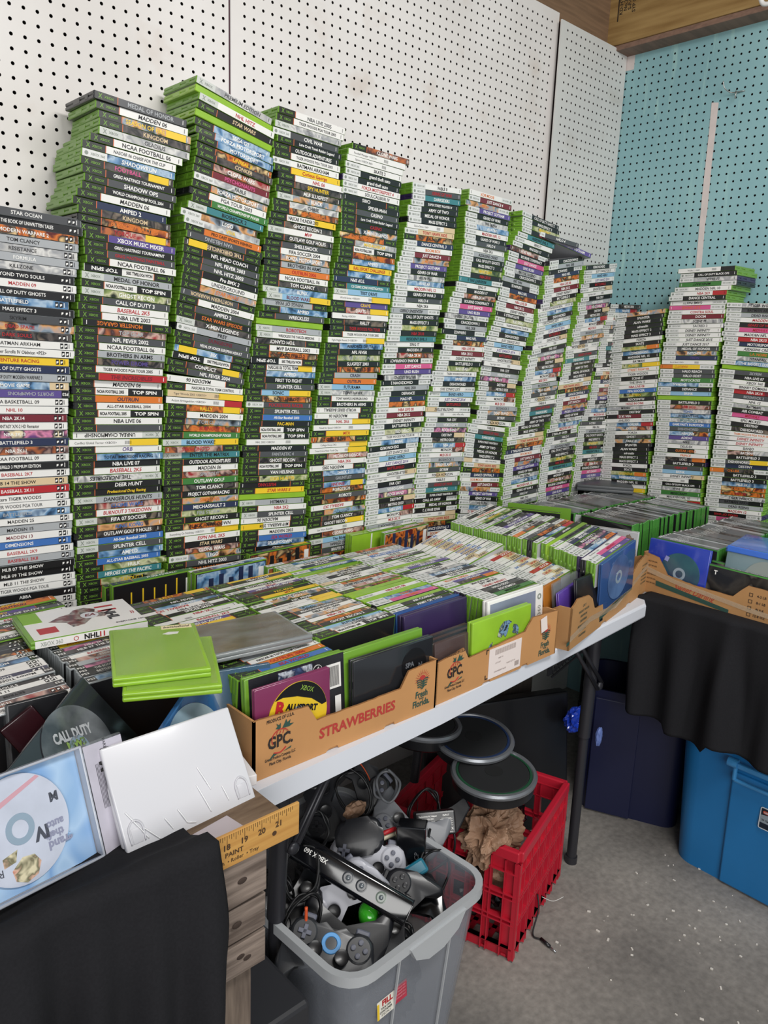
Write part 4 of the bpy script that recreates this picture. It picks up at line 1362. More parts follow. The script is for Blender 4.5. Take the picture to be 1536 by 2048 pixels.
word(cv, 'cover_title', ink('r'), [('11', 0.030, 0.052, 0.030, 0.001, -90, dict(bold=0.03)), ('JJ', 0.010, 0.085, -0.01, 0.001, 0, {})])
word(cv, 'cover_wordmark', ink('k'), [('NHL', 0.018, 0.052, -0.004, 0.001, -90, dict(bold=0.04)), ('EVERYONE 10+', 0.005, 0.07, -0.05, 0.001, 0, dict(bold=0.02))])
b = B(); b.prism([(-0.075, -0.045), (-0.045, -0.045), (-0.045, -0.018), (-0.075, -0.018)], 0.0006, 0.0009); b.build('red_sticker', ink('r'), cv)
b = B(); b.lathe([(0.015, 0.0009), (0.015, 0.0012)], 28, m=T(0.018, 0.008, 0)); b.build('round_badge', mat('badge_grey', 'cfcfd2', 0.4), cv)
word(cv, 'badge_lettering', ink('m'), [('EA', 0.011, 0.018, 0.008, 0.0014, 0, dict(bold=0.03, shear=0.3))])
Fs = frame((0, -0.0683, -0.0072), (1, 0, 0), (0, 0, 1))
b = B(); b.text('NHL', 0.0085, (0.0, 0, 0), m=Fs, bold=0.04); b.build('spine_wordmark', ink('k'), cv)
b = B(); b.text('11', 0.0085, (0.017, 0, 0), m=Fs, bold=0.04); b.text('O', 0.008, (-0.025, 0, 0), m=Fs); b.build('spine_numeral', ink('r'), cv)
b = B(); b.text('XBOX 360', 0.007, (-0.063, 0, 0), m=Fs, wforce=0.034); b.build('spine_band_lettering', mat('band_grey_ink', '8a9188', 0.4), cv)
# two empty lime cases, stacked
for k, (x, y, z, a) in enumerate([(-2.118, -0.668, 0.8985, 64), (-2.126, -0.640, 0.9135, 68)]):
    m = T(x, y, z) @ Matrix.Rotation(R(a), 4, 'Z')
    lc = flatcase('game_case', 'coverless lime green case, %s' % ('lower one of the pair beside the grey case' if k == 0 else 'upper one of the pair, with a handwritten paper strip'), m, LIME)
    sheet(lc, 'film_sleeve', mat('wrinkled_film', 'a9cf5a', 0.18, alpha=0.5, bump=0.5, nscale=12, stretch=(1, 4, 1), coat=0.6), -0.088, 0.088, -0.062, 0.062, 0.0005)
    if k:
        lab = sheet(lc, 'paper_strip', mat('cream_paper', 'e3d3ac', 0.7), 0.074, 0.088, -0.060, -0.012, 0.0009)
        word(lab, 'handwriting', ink('k'), [('battlefield', 0.0075, 0.081, -0.036, 0.001, -90, dict(wforce=0.042, shear=0.3, bold=0.015))])
        poly(lc, 'torn_sticker_scrap', paper('w'), [(0.050, -0.035), (0.058, -0.038), (0.060, -0.022), (0.053, -0.012), (0.049, -0.020)], 0.0006)
# grey translucent case
gc = flatcase('game_case', 'translucent grey case without cover lying beside the lime pair', T(-1.965, -0.628, 0.8975) @ Matrix.Rotation(R(-7), 4, 'Z'), mat('smoky_grey_plastic', '85898a', 0.2, coat=0.5))
sheet(gc, 'film_sleeve', mat('wrinkled_grey_film', '8f8d86', 0.15, col2='7a6f60', nscale=14, alpha=0.7, bump=0.5, stretch=(1, 3, 1), coat=0.6), -0.088, 0.088, -0.062, 0.062, 0.0005)
# white case leaning upright on the wooden stand
mW = frame((-2.19, -0.834, 0.813), (0.998, 0.049, -0.026), (-0.005, 0.541, 0.841))
wc = flatcase('game_case', 'blank white glossy case leaning upright on the wooden stand', mW, WHITEP, Tk=0.016)
b = B(); b.box((0.004, 0.0672, -0.008), (0.168, 0.0008, 0.0105)); q = b.build('spine_insert', paper('w'), wc)
b = B(); Fq = frame((0, 0.0678, -0.008), (1, 0, 0), (0, 0, -1)); b.text('WARNING: PLEASE CAREFULLY READ THE HEALTH AND SAFETY PRECAUTIONS BEFORE USE', 0.0018, (-0.02, 0.0022, 0), m=Fq, wforce=0.12); b.text('OPERATIONS MANUAL AND PRECAUTIONS BOOKLET', 0.0018, (0.0, -0.0022, 0), m=Fq, wforce=0.13)
b.build('fine_print', mat('faint_print', 'a89a94', 0.7), q)
b = B(); b.box((-0.088, 0.0665, -0.009), (0.012, 0.003, 0.014), 0.001); b.box((0.0935, 0.0, -0.0145), (0.004, 0.13, 0.003)); b.build('dark_tray_edge', BLACK, wc)
for s in (-1, 1):
    b = B(); b.tube([(s*0.078-0.009, -0.055, 0.0002), (s*0.078-0.009, -0.036, 0.0006), (s*0.078, -0.028, 0.0008), (s*0.078+0.009, -0.036, 0.0006), (s*0.078+0.009, -0.055, 0.0002)], 0.0012, 6)
    b.box((s*0.078, -0.046, 0.0001), (0.013, 0.018, 0.0006), 0.0002); b.build('finger_notch', mat('white_plastic_shadow', 'c9c9cf', 0.3), wc, smooth=True)
b = B()
rr = random.Random(3)
for x, y, l, a in [(-0.075, -0.035, 0.045, 62), (-0.060, -0.050, 0.028, 50), (-0.035, -0.048, 0.018, 65), (-0.015, -0.046, 0.022, 68), (0.02, -0.036, 0.040, 75), (0.028, -0.012, 0.035, 72), (0.052, -0.040, 0.022, 78), (-0.005, -0.058, 0.012, 20)]:
    c, s = math.cos(R(a)), math.sin(R(a))
    b.tube([(x-c*l/2*-1, y+s*l/2*-1, 0.0002), (x, y, 0.0010), (x-c*l/2, y+s*l/2, 0.0003)], 0.0007, 6)
b.build('film_wrinkle_glint', mat('film_glint_white', 'f4f4f6', 0.05, coat=1.0), wc, smooth=True)  # film wrinkles in brighter white, their glints painted into the colour
# opened disc case at the far left, disc upside down
mG = frame((-2.389, -0.846, 0.830), (0.967, 0.236, -0.099), (-0.013, 0.431, 0.902))
gt = empty('disc_case', label='open clear disc case with pale blue artwork and a white disc, far left', cat='disc case', mw=mG)
b = B(); b.box((0, 0, -0.012), (0.171, 0.135, 0.004), 0.001)
for c, d in (((0, 0.0660, -0.004), (0.171, 0.003, 0.013)), ((0, -0.0660, -0.004), (0.171, 0.003, 0.013)), ((0.084, 0, -0.004), (0.003, 0.135, 0.013)), ((-0.084, 0, -0.004), (0.003, 0.135, 0.013))): b.box(c, d, 0.0008, seg=1)
b.build('shell', mat('clear_frosty_plastic', 'c5cad6', 0.12, alpha=0.75, coat=0.6), gt)
sheet(gt, 'artwork_insert', art('sky_blue_artwork', ['8fb2d8', 'a9c6e4', '7ba3d2', 'b4cfe6'], 12), -0.0815, 0.0815, -0.0635, 0.0635, 0.0004).location = (0, 0, -0.0095)
dd = disc(gt, (-0.004, 0.002), 0.060, mat('white_printed_disc', 'c7cddd', 0.15, coat=0.8, noise=0.12, nscale=25), z=-0.0075)
zz = -0.0061
word(dd, 'disc_title', mat('disc_title_grey', '8d90a8', 0.4), [('auto', 0.0085, 0.037, -0.008, zz, 180, dict(bold=0.04)), ('theft', 0.0085, 0.034, -0.019, zz, 180, dict(bold=0.04)), ('grand', 0.0095, 0.040, -0.030, zz, 180, dict(bold=0.04))])
word(dd, 'disc_numeral', mat('disc_dark_grey', '4a4d58', 0.4), [('IV', 0.014, 0.019, -0.012, zz, 180, dict(bold=0.05)), ('R', 0.008, -0.035, -0.036, zz, 180, {}), ('M', 0.010, 0.042, 0.022, zz, 180, dict(bold=0.05))])
b = B(); b.prism([(-0.008, -0.028), (0.006, -0.030), (0.012, -0.040), (0.006, -0.052), (-0.008, -0.056), (-0.020, -0.050), (-0.022, -0.038)], zz-0.0003, zz); b.prism([(-0.03, -0.022), (-0.012, -0.018), (-0.016, -0.030), (-0.030, -0.032)], zz-0.0003, zz)
b.build('disc_artwork', art('disc_patches', ['b8695a', 'd9b09a', '6d6a50', 'd9cfae'], 60), dd)
b = B(); b.prism([(-0.055, 0.018), (0.030, 0.050), (0.026, 0.053), (-0.052, 0.026)], zz-0.0003, zz); b.build('disc_red_stripe', mat('faded_red_print', 'c99aa6', 0.4), dd)
b = B(); b.box((0, 0.0665, -0.004), (0.165, 0.001, 0.010)); b.build('cover_edge', art('cover_edge_art', ['6b7fc0', 'e3d9cc', 'a98f86', '5a5f9a'], 40), gt)
mH = frame((-2.275, -0.832, 0.8235), (0.967, 0.236, -0.099), (-0.013, 0.431, 0.902)) @ T(0, 0, -0.012)
hb = empty('case_insert', label='printed back cover half of the open disc case beside the white case', cat='case cover', mw=mH)
b = B(); b.box((0, 0, -0.006), (0.06, 0.138, 0.010), 0.002); b.build('shell', CLEAR, hb)
sheet(hb, 'back_cover', mat('back_cover_lilac', 'c3bfcc', 0.3, noise=0.2, nscale=20), -0.028, 0.028, -0.066, 0.066)
sheet(hb, 'orange_column', mat('back_cover_orange', 'b98a72', 0.4), 0.008, 0.019, -0.030, 0.030, 0.0007)
word(hb, 'rating_letter', ink('k'), [('M', 0.012, -0.004, 0.036, 0.0008, -90, dict(bold=0.05)), ('PARENTAL', 0.004, 0.002, 0.055, 0.0008, -90, {})])
b = B()
for k in range(14): b.box((-0.016+0.0018*(k % 7), 0.028-0.0042*(k//7)-0.012, 0.0006), (0.0007, 0.05, 0.0002))
for k in range(10): b.box((0.004, -0.046-0.0014*k, 0.0006), (0.022, 0.0007, 0.0002))
b.build('barcode_print', mat('print_grey', '6f6d78', 0.5), hb)
# smoky disc case standing on its corner
A = Vector((-2.24, -0.638, 0.898)); ax = Vector((-0.739, -0.645, -0.194)).normalized(); ay = Vector((0.627, -0.231, -0.744)); ay = (ay-ax*ay.dot(ax)).normalized()
mC = frame(A+ax*0.095+ay*0.0675, ax, ay)
if (EYE-mC.translation).dot(mC.col[2].to_3d()) < 0: mC = frame(A+ax*0.095+ay*0.0675, -ay, -ax) if False else frame(A+ax*0.095+ay*0.0675, ay, ax)
sw = abs(mC.col[0].to_3d().dot(ax)) < 0.5
LX, LY = (0.135, 0.19) if sw else (0.19, 0.135)
sc_ = empty('disc_case', label='smoky clear disc case standing on its corner, grey and green lettering', cat='disc case', mw=mC)
b = B(); b.box((0, 0, -0.0035), (LX, LY, 0.006), 0.001); b.build('shell', mat('smoky_case', '33373c', 0.12, alpha=0.9, coat=0.6), sc_)
dd = disc(sc_, (-0.003, -0.010), 0.060, mat('dark_printed_disc', '3b3f45', 0.15, coat=0.6, col2='8d9296', nscale=9), z=0.0)
UPv = mC.inverted().to_3x3() @ (Vector(cam.matrix_world.col[1][:3])); ang = math.degrees(math.atan2(-UPv.x, UPv.y))
word(dd, 'disc_title', mat('disc_light_grey', 'b9bcc0', 0.3), [('CALL DUTY', 0.0135, 0.0+0.022*math.sin(-R(ang)), -0.010+0.022*math.cos(R(ang)), 0.0016, ang, dict(bold=0.05, wforce=0.068)), ('M', 0.009, 0.045*math.sin(R(ang)), -0.010-0.045*math.cos(R(ang)), 0.0016, ang, dict(bold=0.05))])
word(dd, 'disc_subtitle', mat('disc_green', '8fae5a', 0.3), [('MW3', 0.010, 0.008*math.sin(-R(ang)), -0.010+0.008*math.cos(R(ang)), 0.0016, ang, dict(bold=0.05))])
# blue clear disc case behind the white case
A = Vector((-2.084, -0.70, 0.895)); ax = Vector((-0.80, -0.50, -0.34)).normalized(); ay = Vector((0.506, -0.18, -0.83)); ay = (ay-ax*ay.dot(ax)).normalized()
mB = frame(A+ax*0.095+ay*0.0675, ay, ax)
if (EYE-mB.translation).dot(mB.col[2].to_3d()) < 0: mB = mB @ Matrix.Rotation(math.pi, 4, 'Y')
bc = empty('disc_case', label='blue-tinted clear disc case propped on a corner behind the white case', cat='disc case', mw=mB)
b = B(); b.box((0, 0, -0.002), (0.135, 0.19, 0.003), 0.001)
for c, d in (((0, 0.0935, 0.002), (0.135, 0.003, 0.009)), ((0, -0.0935, 0.002), (0.135, 0.003, 0.009)), ((0.066, 0, 0.002), (0.003, 0.19, 0.009)), ((-0.066, 0, 0.002), (0.003, 0.19, 0.009))): b.box(c, d, 0.0008, seg=1)
b.build('shell', CLEARB, bc)
dd = disc(bc, (0, 0), 0.059, mat('pale_blue_disc', '9fb2bd', 0.15, coat=0.6, col2='6d8496', nscale=10), z=0.0)
word(dd, 'disc_title', mat('disc_outline_grey', '5f6a72', 0.4), [('CALL', 0.014, 0, 0.030, 0.0016, 35, dict(bold=0.03)), ('DUTY', 0.014, 0.008, 0.012, 0.0016, 35, dict(bold=0.03))])
m = T(-2.035, -0.735, 0.823) @ Matrix.Rotation(R(-15), 4, 'Z') @ Matrix.Rotation(R(75), 4, 'X')
bs = flatcase('disc_case', 'slate blue translucent case standing at the right corner of the leftmost tray', m, mat('slate_blue_clear', '3f6078', 0.15, alpha=0.75, coat=0.5), L=0.10, D=0.125, Tk=0.012); bs['category'] = 'disc case'
# thin black and clear cases standing at the far left
m = T(-2.302, -0.640, 0.818) @ Matrix.Rotation(R(4), 4, 'Z') @ Matrix.Rotation(R(80), 4, 'X') @ Matrix.Rotation(R(-3), 4, 'Z')
q = flatcase('disc_case', 'thin clear-edged black case standing upright at the far left front', m, BLACKP, L=0.085, D=0.125, Tk=0.008); q['category'] = 'disc case'
b = B(); b.box((-0.0425, 0, -0.004), (0.005, 0.125, 0.010), 0.001); b.build('clear_edge', CLEAR, q)
m = T(-2.305, -0.655, 0.815) @ Matrix.Rotation(R(-30), 4, 'Y') @ Matrix.Rotation(R(80), 4, 'X')
q = flatcase('disc_case', 'dark maroon disc case between the black case and the smoky one', m, mat('dark_maroon_plastic', '2e1218', 0.2, coat=0.5), L=0.05, D=0.12, Tk=0.006); q['category'] = 'disc case'
def upright(name, label, xl, y, ztop, L, H, Tk, material, yaw=0, lean=8, cat='game case'):
    """case standing with its cover facing the room; xl is the left end of the upper front edge"""
    m = T(xl, y, ztop) @ Matrix.Rotation(R(yaw), 4, 'Z') @ Matrix.Rotation(R(90-lean), 4, 'X') @ T(L/2, -H/2, 0)
    q = flatcase(name, label, m, material, L=L, D=H, Tk=Tk); q['category'] = cat
    return q
# rear row of cases standing parallel to the wall, between the trays and the stacks
for P, d, yw, lab, artc, lines in [((-2.03, -0.212, 0.880), 'K1w. PROJECT GOTHAM RACING', 3, 'dark pictorial case behind the green-spined pinball case', '7', None), ((-2.022, -0.230, 0.886), 'Kgw. PURE PINBALL', 3, 'green-spined pinball game case, its black back facing the room behind the trays', 'k', 1),
                 ((-1.852, -0.232, 0.883), 'Hwd. Game', 2, 'plain white-spined case behind the blue snowboard case', 'w', None), ((-1.85, -0.25, 0.886), 'K3w. AMPED', 3, 'blue-spined snowboard game case standing with its blue back to the room', '3', 2),
                 ((-1.672, -0.185, 0.884), 'K7yy CLUE', 3, 'dark case with amber back standing below the fourth stack', '2', 3), ((-1.69, -0.285, 0.880), 'W6w. MERCENARIES', 1, 'white-banded case with dark red back at the rear of the labelled tray', '6', 2),
                 ((-1.30, -0.19, 0.888), 'Wwk. SPORTS', 4, 'white-backed case standing below the sixth stack', 'w', 3), ((-1.28, -0.225, 0.888), 'W2w. TRANSFORMERS', 6, 'fiery orange-backed case standing at the rear of the torn tray', '2', 2),
                 ((-1.36, -0.175, 0.886), 'Gww. ', 0, 'rear one of two bare green cases below the sixth stack', None, None), ((-1.36, -0.19, 0.886), 'Gww. ', 0, 'front one of two bare green cases below the sixth stack', None, None)]:
    d = Design(d); m = stand_left(P, yw, 0, 3, 'K'); o = bpy.data.objects.new('game_case', body_mesh('K', GREEN if d.band != 'G' else LIME)); link(o); o.matrix_world = m; tag(o, lab, 'game case')
    sl, lt = d.meshes()
    if sl: link(bpy.data.objects.new('cover_sleeve', sl), o); link(bpy.data.objects.new('spine_lettering', lt), o)
    if artc:
        Fk = T(0, 0, -0.0076) @ Matrix.Rotation(math.pi, 4, 'X')
        b = B(); b.box((0, 0, 0), (0.180, 0.126, 0.0004), m=Fk); bc_ = b.build('back_cover', paper(artc), o)
        if lines:
            b = B(); r_ = random.Random(len(lab))
            for k in range(5): b.box((-0.055+0.026*k, 0.010+r_.uniform(-.01, .01), 0.0005), (0.003 if lines == 1 else 0.012, 0.085, 0.0003), m=Fk)
            b.build('cover_print', ink('y' if lines == 1 else 'n' if lines == 2 else 'k'), bc_)
            b = B(); b.box((0.078, 0.035, 0.0005), (0.014, 0.035, 0.0003), m=Fk); b.box((0.078, -0.02, 0.0005), (0.014, 0.02, 0.0003), m=Fk); b.build('barcode_panel', ink('w'), bc_)
# strawberry tray, front
rl = upright('disc_case', 'maroon jewel case with a yellow racing game disc in the strawberry tray', -2.045, -0.782, 0.872, 0.142, 0.125, 0.010, mat('maroon_plastic', '7a2f55', 0.25, coat=0.5), yaw=-0.5, lean=3, cat='disc case')
dd = disc(rl, (0.006, 0.000), 0.056, mat('yellow_printed_disc', 'e0bd2c', 0.3, coat=0.5), z=0.0004)
b = B(); b.prism([(0.006+0.0555*math.cos(R(a)), 0.0555*math.sin(R(a))) for a in range(8, 142, 6)] + [(-0.022, 0.038), (0.005, 0.033), (0.032, 0.022), (0.052, 0.006)], 0.0016, 0.0019); b.build('disc_black_cap', mat('disc_black', '15161a', 0.3), dd)
word(dd, 'disc_logo', mat('disc_logo_green', '8fb54a', 0.3), [('XBOX', 0.0080, 0.024, 0.041, 0.0021, -24, dict(bold=0.0, wforce=0.026))])
word(dd, 'disc_title_red', ink('r'), [('R', 0.020, -0.026, 0.022, 0.0021, -14, dict(bold=0.05))])
word(dd, 'disc_title', ink('k'), [('ALLISPORT', 0.0095, 0.013, 0.013, 0.0021, -16, dict(bold=0.05, wforce=0.062)), ('CHALLENGE', 0.006, 0.002, 0.004, 0.0021, -16, dict(bold=0.03, wforce=0.045)), ('E', 0.011, -0.038, -0.012, 0.0021, 0, dict(bold=0.06))])
pb = upright('game_case', 'black-sleeved case with barcode behind the maroon jewel case', -2.046, -0.756, 0.880, 0.19, 0.135, 0.014, GREEN, yaw=-1, lean=5)
q = sheet(pb, 'back_cover', mat('back_cover_dark', '2a2b30', 0.25, coat=0.5, noise=0.3, nscale=25), -0.088, 0.094, -0.066, 0.066)
sheet(q, 'blue_artwork', art('blue_box_art', ['5a6f9a', '2b3350', 'c9cfd9', '1b1f2c'], 50), -0.035, 0.030, 0.020, 0.062, 0.0007)
b = B(); b.box((0.072, 0.030, 0.0006), (0.030, 0.042, 0.0004)); b.box((0.080, -0.035, 0.0006), (0.012, 0.06, 0.0004)); wlab = b.build('white_barcode_box', paper('w'), q)
b = B()
for k in range(14): b.box((0.063+0.0015*k, 0.030, 0.0010), (0.0007, 0.034, 0.0002))
b.build('barcode', ink('k'), wlab)
b = B(); b.text('4', 0.010, (0, 0, 0), m=T(0.040, 0.048, 0.0009), bold=0.05); b.tube([(0.040+0.009*math.cos(R(a)), 0.048+0.009*math.sin(R(a)), 0.0009) for a in range(0, 361, 30)], 0.0006, 4, smooth=0); b.build('rating_mark', ink('w'), q)
sp = upright('game_case', 'smoky black case with faint disc print, right front of the strawberry tray', -1.851, -0.780, 0.866, 0.19, 0.126, 0.016, mat('smoky_black', '24262a', 0.18, coat=0.7), yaw=0, lean=3)
b = B(); b.lathe([(0.030, 0.0004), (0.030, 0.0007)], 30, m=T(0.045, 0.022, 0)); b.build('disc_print', mat('faint_black_disc', '17181b', 0.25), sp)
word(sp, 'faint_lettering', mat('grey_metal_print', '6d7075', 0.3), [('SPA', 0.009, 0.034, 0.024, 0.001, 0, dict(bold=0.03)), ('N', 0.009, 0.060, 0.018, 0.001, 0, dict(bold=0.03)), ('A', 0.009, 0.0, -0.02, 0.001, 0, dict(bold=0.03))])
upright('game_case', 'bright green bare case edge behind the smoky black case', -1.856, -0.758, 0.875, 0.19, 0.133, 0.014, GREEN, yaw=0.5, lean=5)
# labelled tray, front
for k in range(5):
    q = upright('disc_case', '%s clear jewel case at the left front of the labelled tray' % ['frontmost', 'second', 'third', 'fourth', 'rearmost'][k], -1.652+0.002*k, -0.776+0.0115*k, 0.846-0.002*k, 0.142, 0.105, 0.0095, CLEARD if k % 2 else mat('brownish_clear', '5a4a48', 0.12, alpha=0.7, coat=0.5), yaw=2, lean=5, cat='disc case'); q['group'] = 'jewel cases at the front of the labelled tray'
pp = upright('game_case', 'dark purple bare case in front of the blue one in the labelled tray', -1.660, -0.702, 0.878, 0.19, 0.13, 0.020, PURPLE, yaw=3, lean=4)
upright('game_case', 'dark blue bare case behind the purple one in the labelled tray', -1.662, -0.683, 0.879, 0.19, 0.13, 0.012, mat('navy_blue_plastic', '244a86', 0.3, coat=0.4), yaw=3, lean=4)
rc = upright('game_case', 'lime eco case with recycling-arrow cutouts, front of the labelled tray', -1.556, -0.783, 0.866, 0.190, 0.126, 0.016, LIME, yaw=1.5, lean=2)
def arrow(cx, cy, rot, k=1.0):
    P = [(-0.030, -0.004), (-0.018, 0.012), (-0.004, 0.017), (0.012, 0.012), (0.020, 0.004), (0.010, 0.003), (0.003, -0.010), (-0.006, -0.018), (-0.012, -0.008), (-0.020, -0.012)]
    c, s = math.cos(R(rot)), math.sin(R(rot))
    return [(cx+k*(x*c-y*s), cy+k*(x*s+y*c)) for x, y in P]
b = B(); b.prism(arrow(0.010, 0.030, 15, 1.0), 0.0003, 0.0006); b.prism(arrow(0.042, 0.016, -75, 0.62), 0.0003, 0.0006); b.prism(arrow(-0.035, -0.006, 70, 0.85), 0.0003, 0.0006); b.prism(arrow(0.035, -0.024, 190, 0.75), 0.0003, 0.0006)
b.prism([(-0.055, -0.035), (-0.045, -0.030), (-0.020, -0.040), (-0.02, -0.05), (-0.05, -0.045)], 0.0003, 0.0006)
b.build('cutout_artwork', art('cutout_blue_art', ['20262c', '7fa2c4', '2c3a40', 'b9c2b0'], 60), rc)
wx = upright('game_case', 'large white case with grey-blue front at the right of the labelled tray', -1.472, -0.748, 0.882, 0.19, 0.135, 0.016, paper('w'), yaw=1, lean=4)
sheet(wx, 'grey_blue_front', mat('grey_blue_cover', '8f97ad', 0.25, noise=0.25, nscale=8, coat=0.5), -0.088, 0.066, -0.064, 0.060)
word(wx, 'vertical_wordmark', mat('band_grey_ink', '8a9188', 0.4), [('XBOX 360', 0.010, 0.080, -0.010, 0.0005, 90, dict(wforce=0.07)), ('O', 0.012, 0.080, 0.045, 0.0006, 0, dict(bold=0.04))])
# torn tray, front
u3 = (math.cos(R(12.2)), math.sin(R(12.2)))
def t3(u, v): return (-1.243+u3[0]*u-u3[1]*v, -0.797+u3[1]*u+u3[0]*v)
for k, (u, v, L, zt, mt, lab, yw) in enumerate([(0.035, 0.060, 0.142, 0.868, CLEAR, 'clear jewel case behind the black sleeve in the torn tray', 12), (0.030, 0.045, 0.142, 0.850, mat('violet_jewel', '5a3f9a', 0.25, coat=0.5), 'purple jewel case behind the black sleeve in the torn tray', 14),
                                          (0.085, 0.028, 0.125, 0.872, BLACK, 'black square sleeve sticking up at the front of the torn tray', 6), (0.012, 0.075, 0.10, 0.862, mat('orange_clear', 'b9742c', 0.2, alpha=0.8), 'orange-brown case at the left front of the torn tray', 12),
                                          (0.200, 0.012, 0.110, 0.868, mat('amber_artwork_case', '8a5230', 0.2, coat=0.5, noise=0.5, nscale=20), 'amber-brown case at the right front of the torn tray', 16), (0.31, 0.006, 0.060, 0.860, mat('rust_wrapper_case', '6a3a24', 0.25, coat=0.5), 'small rust-coloured case at the right front of the torn tray', 12)]):
    x, y = t3(u, v); q = upright('disc_case', lab, x, y, zt, L, 0.125 if k < 4 else 0.105, 0.009, mt, yaw=yw if k < 4 else 13, lean=8 if k < 4 else 3, cat='disc case')
for k in range(0):
    d = [Design('Wkw. MASS EFFECT'), Design('Wwo. MARVEL'), Design('W2o. ULTIMATE ALLIANCE')][k]
    x, y = t3(0.205+0.0*k, 0.135-0.016*k); m = stand_left((x, y, 0.915), 20, 7, 3, 'K'); o = bpy.data.objects.new('game_case', body_mesh('K', GREEN)); link(o); o.matrix_world = m
    tag(o, '%s-spined case %s of three at the right front of the torn tray' % (d.words(), ['rearmost', 'middle', 'frontmost'][k]), 'game case', 'cases at the right front of the torn tray'); sl, lt = d.meshes(); link(bpy.data.objects.new('cover_sleeve', sl), o); link(bpy.data.objects.new('spine_lettering', lt), o)
m = stand_left((-1.083, -0.7625, 0.898), 6, 9, 3, 'K') @ Matrix.Rotation(math.pi, 4, 'X')
q = flatcase('disc_case', 'blue clear case standing at the right front of the torn tray', m, mat('blue_clear_dark', '35568c', 0.12, alpha=0.88, coat=0.6), L=0.185, D=0.132, Tk=0.009); q['category'] = 'disc case'
disc(q, (0.0, 0.0), 0.056, mat('disc_in_blue_case', '5f7fae', 0.2, coat=0.5, col2='39507c', nscale=9), z=0.0003)
# crumpled brown sweet wrapper at the corner of the torn tray
from mathutils import noise as mnoise
def crumple(name, label, cat, c, sc, m, seed, n=3, amp=0.35):
    bm = bmesh.new(); bmesh.ops.create_icosphere(bm, subdivisions=n, radius=1.0); r_ = random.Random(seed)
    dirs = [Vector((r_.gauss(0, 1), r_.gauss(0, 1), r_.gauss(0, 1))).normalized() for _ in range(26)]; ks = [r_.uniform(-amp, amp) for _ in dirs]; fr = [r_.uniform(3, 9) for _ in dirs]
    for v in bm.verts:
        d = v.co.normalized(); s = 1+amp*(0.3-1.3*abs(mnoise.noise(d*1.6+Vector((seed, 0, 0)))))+amp*0.5*(0.25-0.9*abs(mnoise.noise(d*3.4+Vector((0, seed, 0)))))-amp*0.18*abs(mnoise.noise(d*8)); v.co = Vector((d.x*sc[0]*s, d.y*sc[1]*s, d.z*sc[2]*s))
    me = bpy.data.meshes.new(name); bm.to_mesh(me); bm.free(); me.materials.append(m)
    o = bpy.data.objects.new(name, me); link(o); o.location = c; return tag(o, label, cat)
x, y = t3(0.50, 0.050)
o = crumple('wrapper', 'crumpled shiny brown wrapper at the right corner of the torn tray', 'wrapper', (x, y, 0.835), (0.042, 0.016, 0.060), mat('brown_foil', '4a2a20', 0.22, coat=0.6, col2='8d6a55', nscale=18), 4, 5, 0.35)
# cursive tray, front
def frontR(name, label, y0, x, ztop, L, H, Tk, material, lean=6, cat='game case', yaw=-90):
    m = T(x, y0, ztop) @ Matrix.Rotation(R(yaw), 4, 'Z') @ Matrix.Rotation(R(90-lean), 4, 'X') @ T(L/2, -H/2, 0)
    q = flatcase(name, label, m, material, L=L, D=H, Tk=Tk); q['category'] = cat; return q
bl = frontR('disc_case', 'deep blue translucent case with a disc inside, left front of the cursive-lettered tray', -0.668, -0.684, 0.884, 0.171, 0.135, 0.014, mat('royal_blue_clear', '2b3fa8', 0.15, coat=0.6), cat='disc case')
dd = disc(bl, (0.012, -0.012), 0.056, mat('dark_blue_disc', '2a3358', 0.2, coat=0.5, col2='3f6a72', nscale=7), z=0.0002)
b = B(); b.box((-0.028, 0.022, 0.0017), (0.011, 0.013, 0.0004), rot=(0, 0, -0.3)); b.build('disc_mark', mat('disc_mark_lilac', '8f93c9', 0.4), dd)
for k in range(2):
    fc = frontR('game_case', '%s grey-spined black-covered case leaning in the cursive-lettered tray' % ('front' if k == 0 else 'second'), -0.835, -0.682+0.018*k, 0.850+0.006*k, 0.171, 0.108, 0.0128, XGREEN, lean=6, yaw=-92)
    sheet(fc, 'cover', art('shadow_cover_art', ['17181a', '34312d', '0e0e10', '6d675e'], 16), -0.083, 0.083, -0.052, 0.050)
    b = B(); b.box((0, 0.0543, -0.0064), (0.166, 0.0006, 0.011)); b.build('spine_strip', mat('spine_grey', '55585a', 0.3, coat=0.5), fc)
    b = B(); Fz = frame((0, 0.0549, -0.0064), (1, 0, 0), (0, 0, -1)); b.text('FACELESS  SHADOW', 0.0052, (0.02, 0, 0), m=Fz, wforce=0.10, bold=0.02); b.build('spine_lettering', ink('w'), fc)
    b = B(); b.text('T', 0.010, (0, 0, 0), m=T(-0.062, 0.036, 0.0008), bold=0.04); b.build('rating_letter', ink('w'), fc)
gb = frontR('disc_case', 'blue-topped frosted case holding a pale disc, right part of the cursive-lettered tray', -0.872, -0.665, 0.905, 0.171, 0.135, 0.014, mat('frosted_grey_blue', '7f969c', 0.2, alpha=0.85, coat=0.5), cat='disc case')
disc(gb, (0.02, -0.01), 0.056, mat('pale_disc', '8d9692', 0.2, coat=0.5), z=0.0003)
b = B(); b.box((0, 0.060, -0.006), (0.172, 0.016, 0.017), 0.002); b.build('blue_top_edge', mat('blue_translucent_edge', '3f6fd0', 0.2, coat=0.6), gb)
tbl = flatcase('disc_case', 'blue translucent case lying flat at the right edge of the cursive-lettered tray', T(-0.585, -0.955, 0.905) @ Matrix.Rotation(R(-88), 4, 'Z') @ Matrix.Rotation(R(6), 4, 'X'), mat('blue_translucent_lid', '4a74c0', 0.15, coat=0.6)); tbl['category'] = 'disc case'
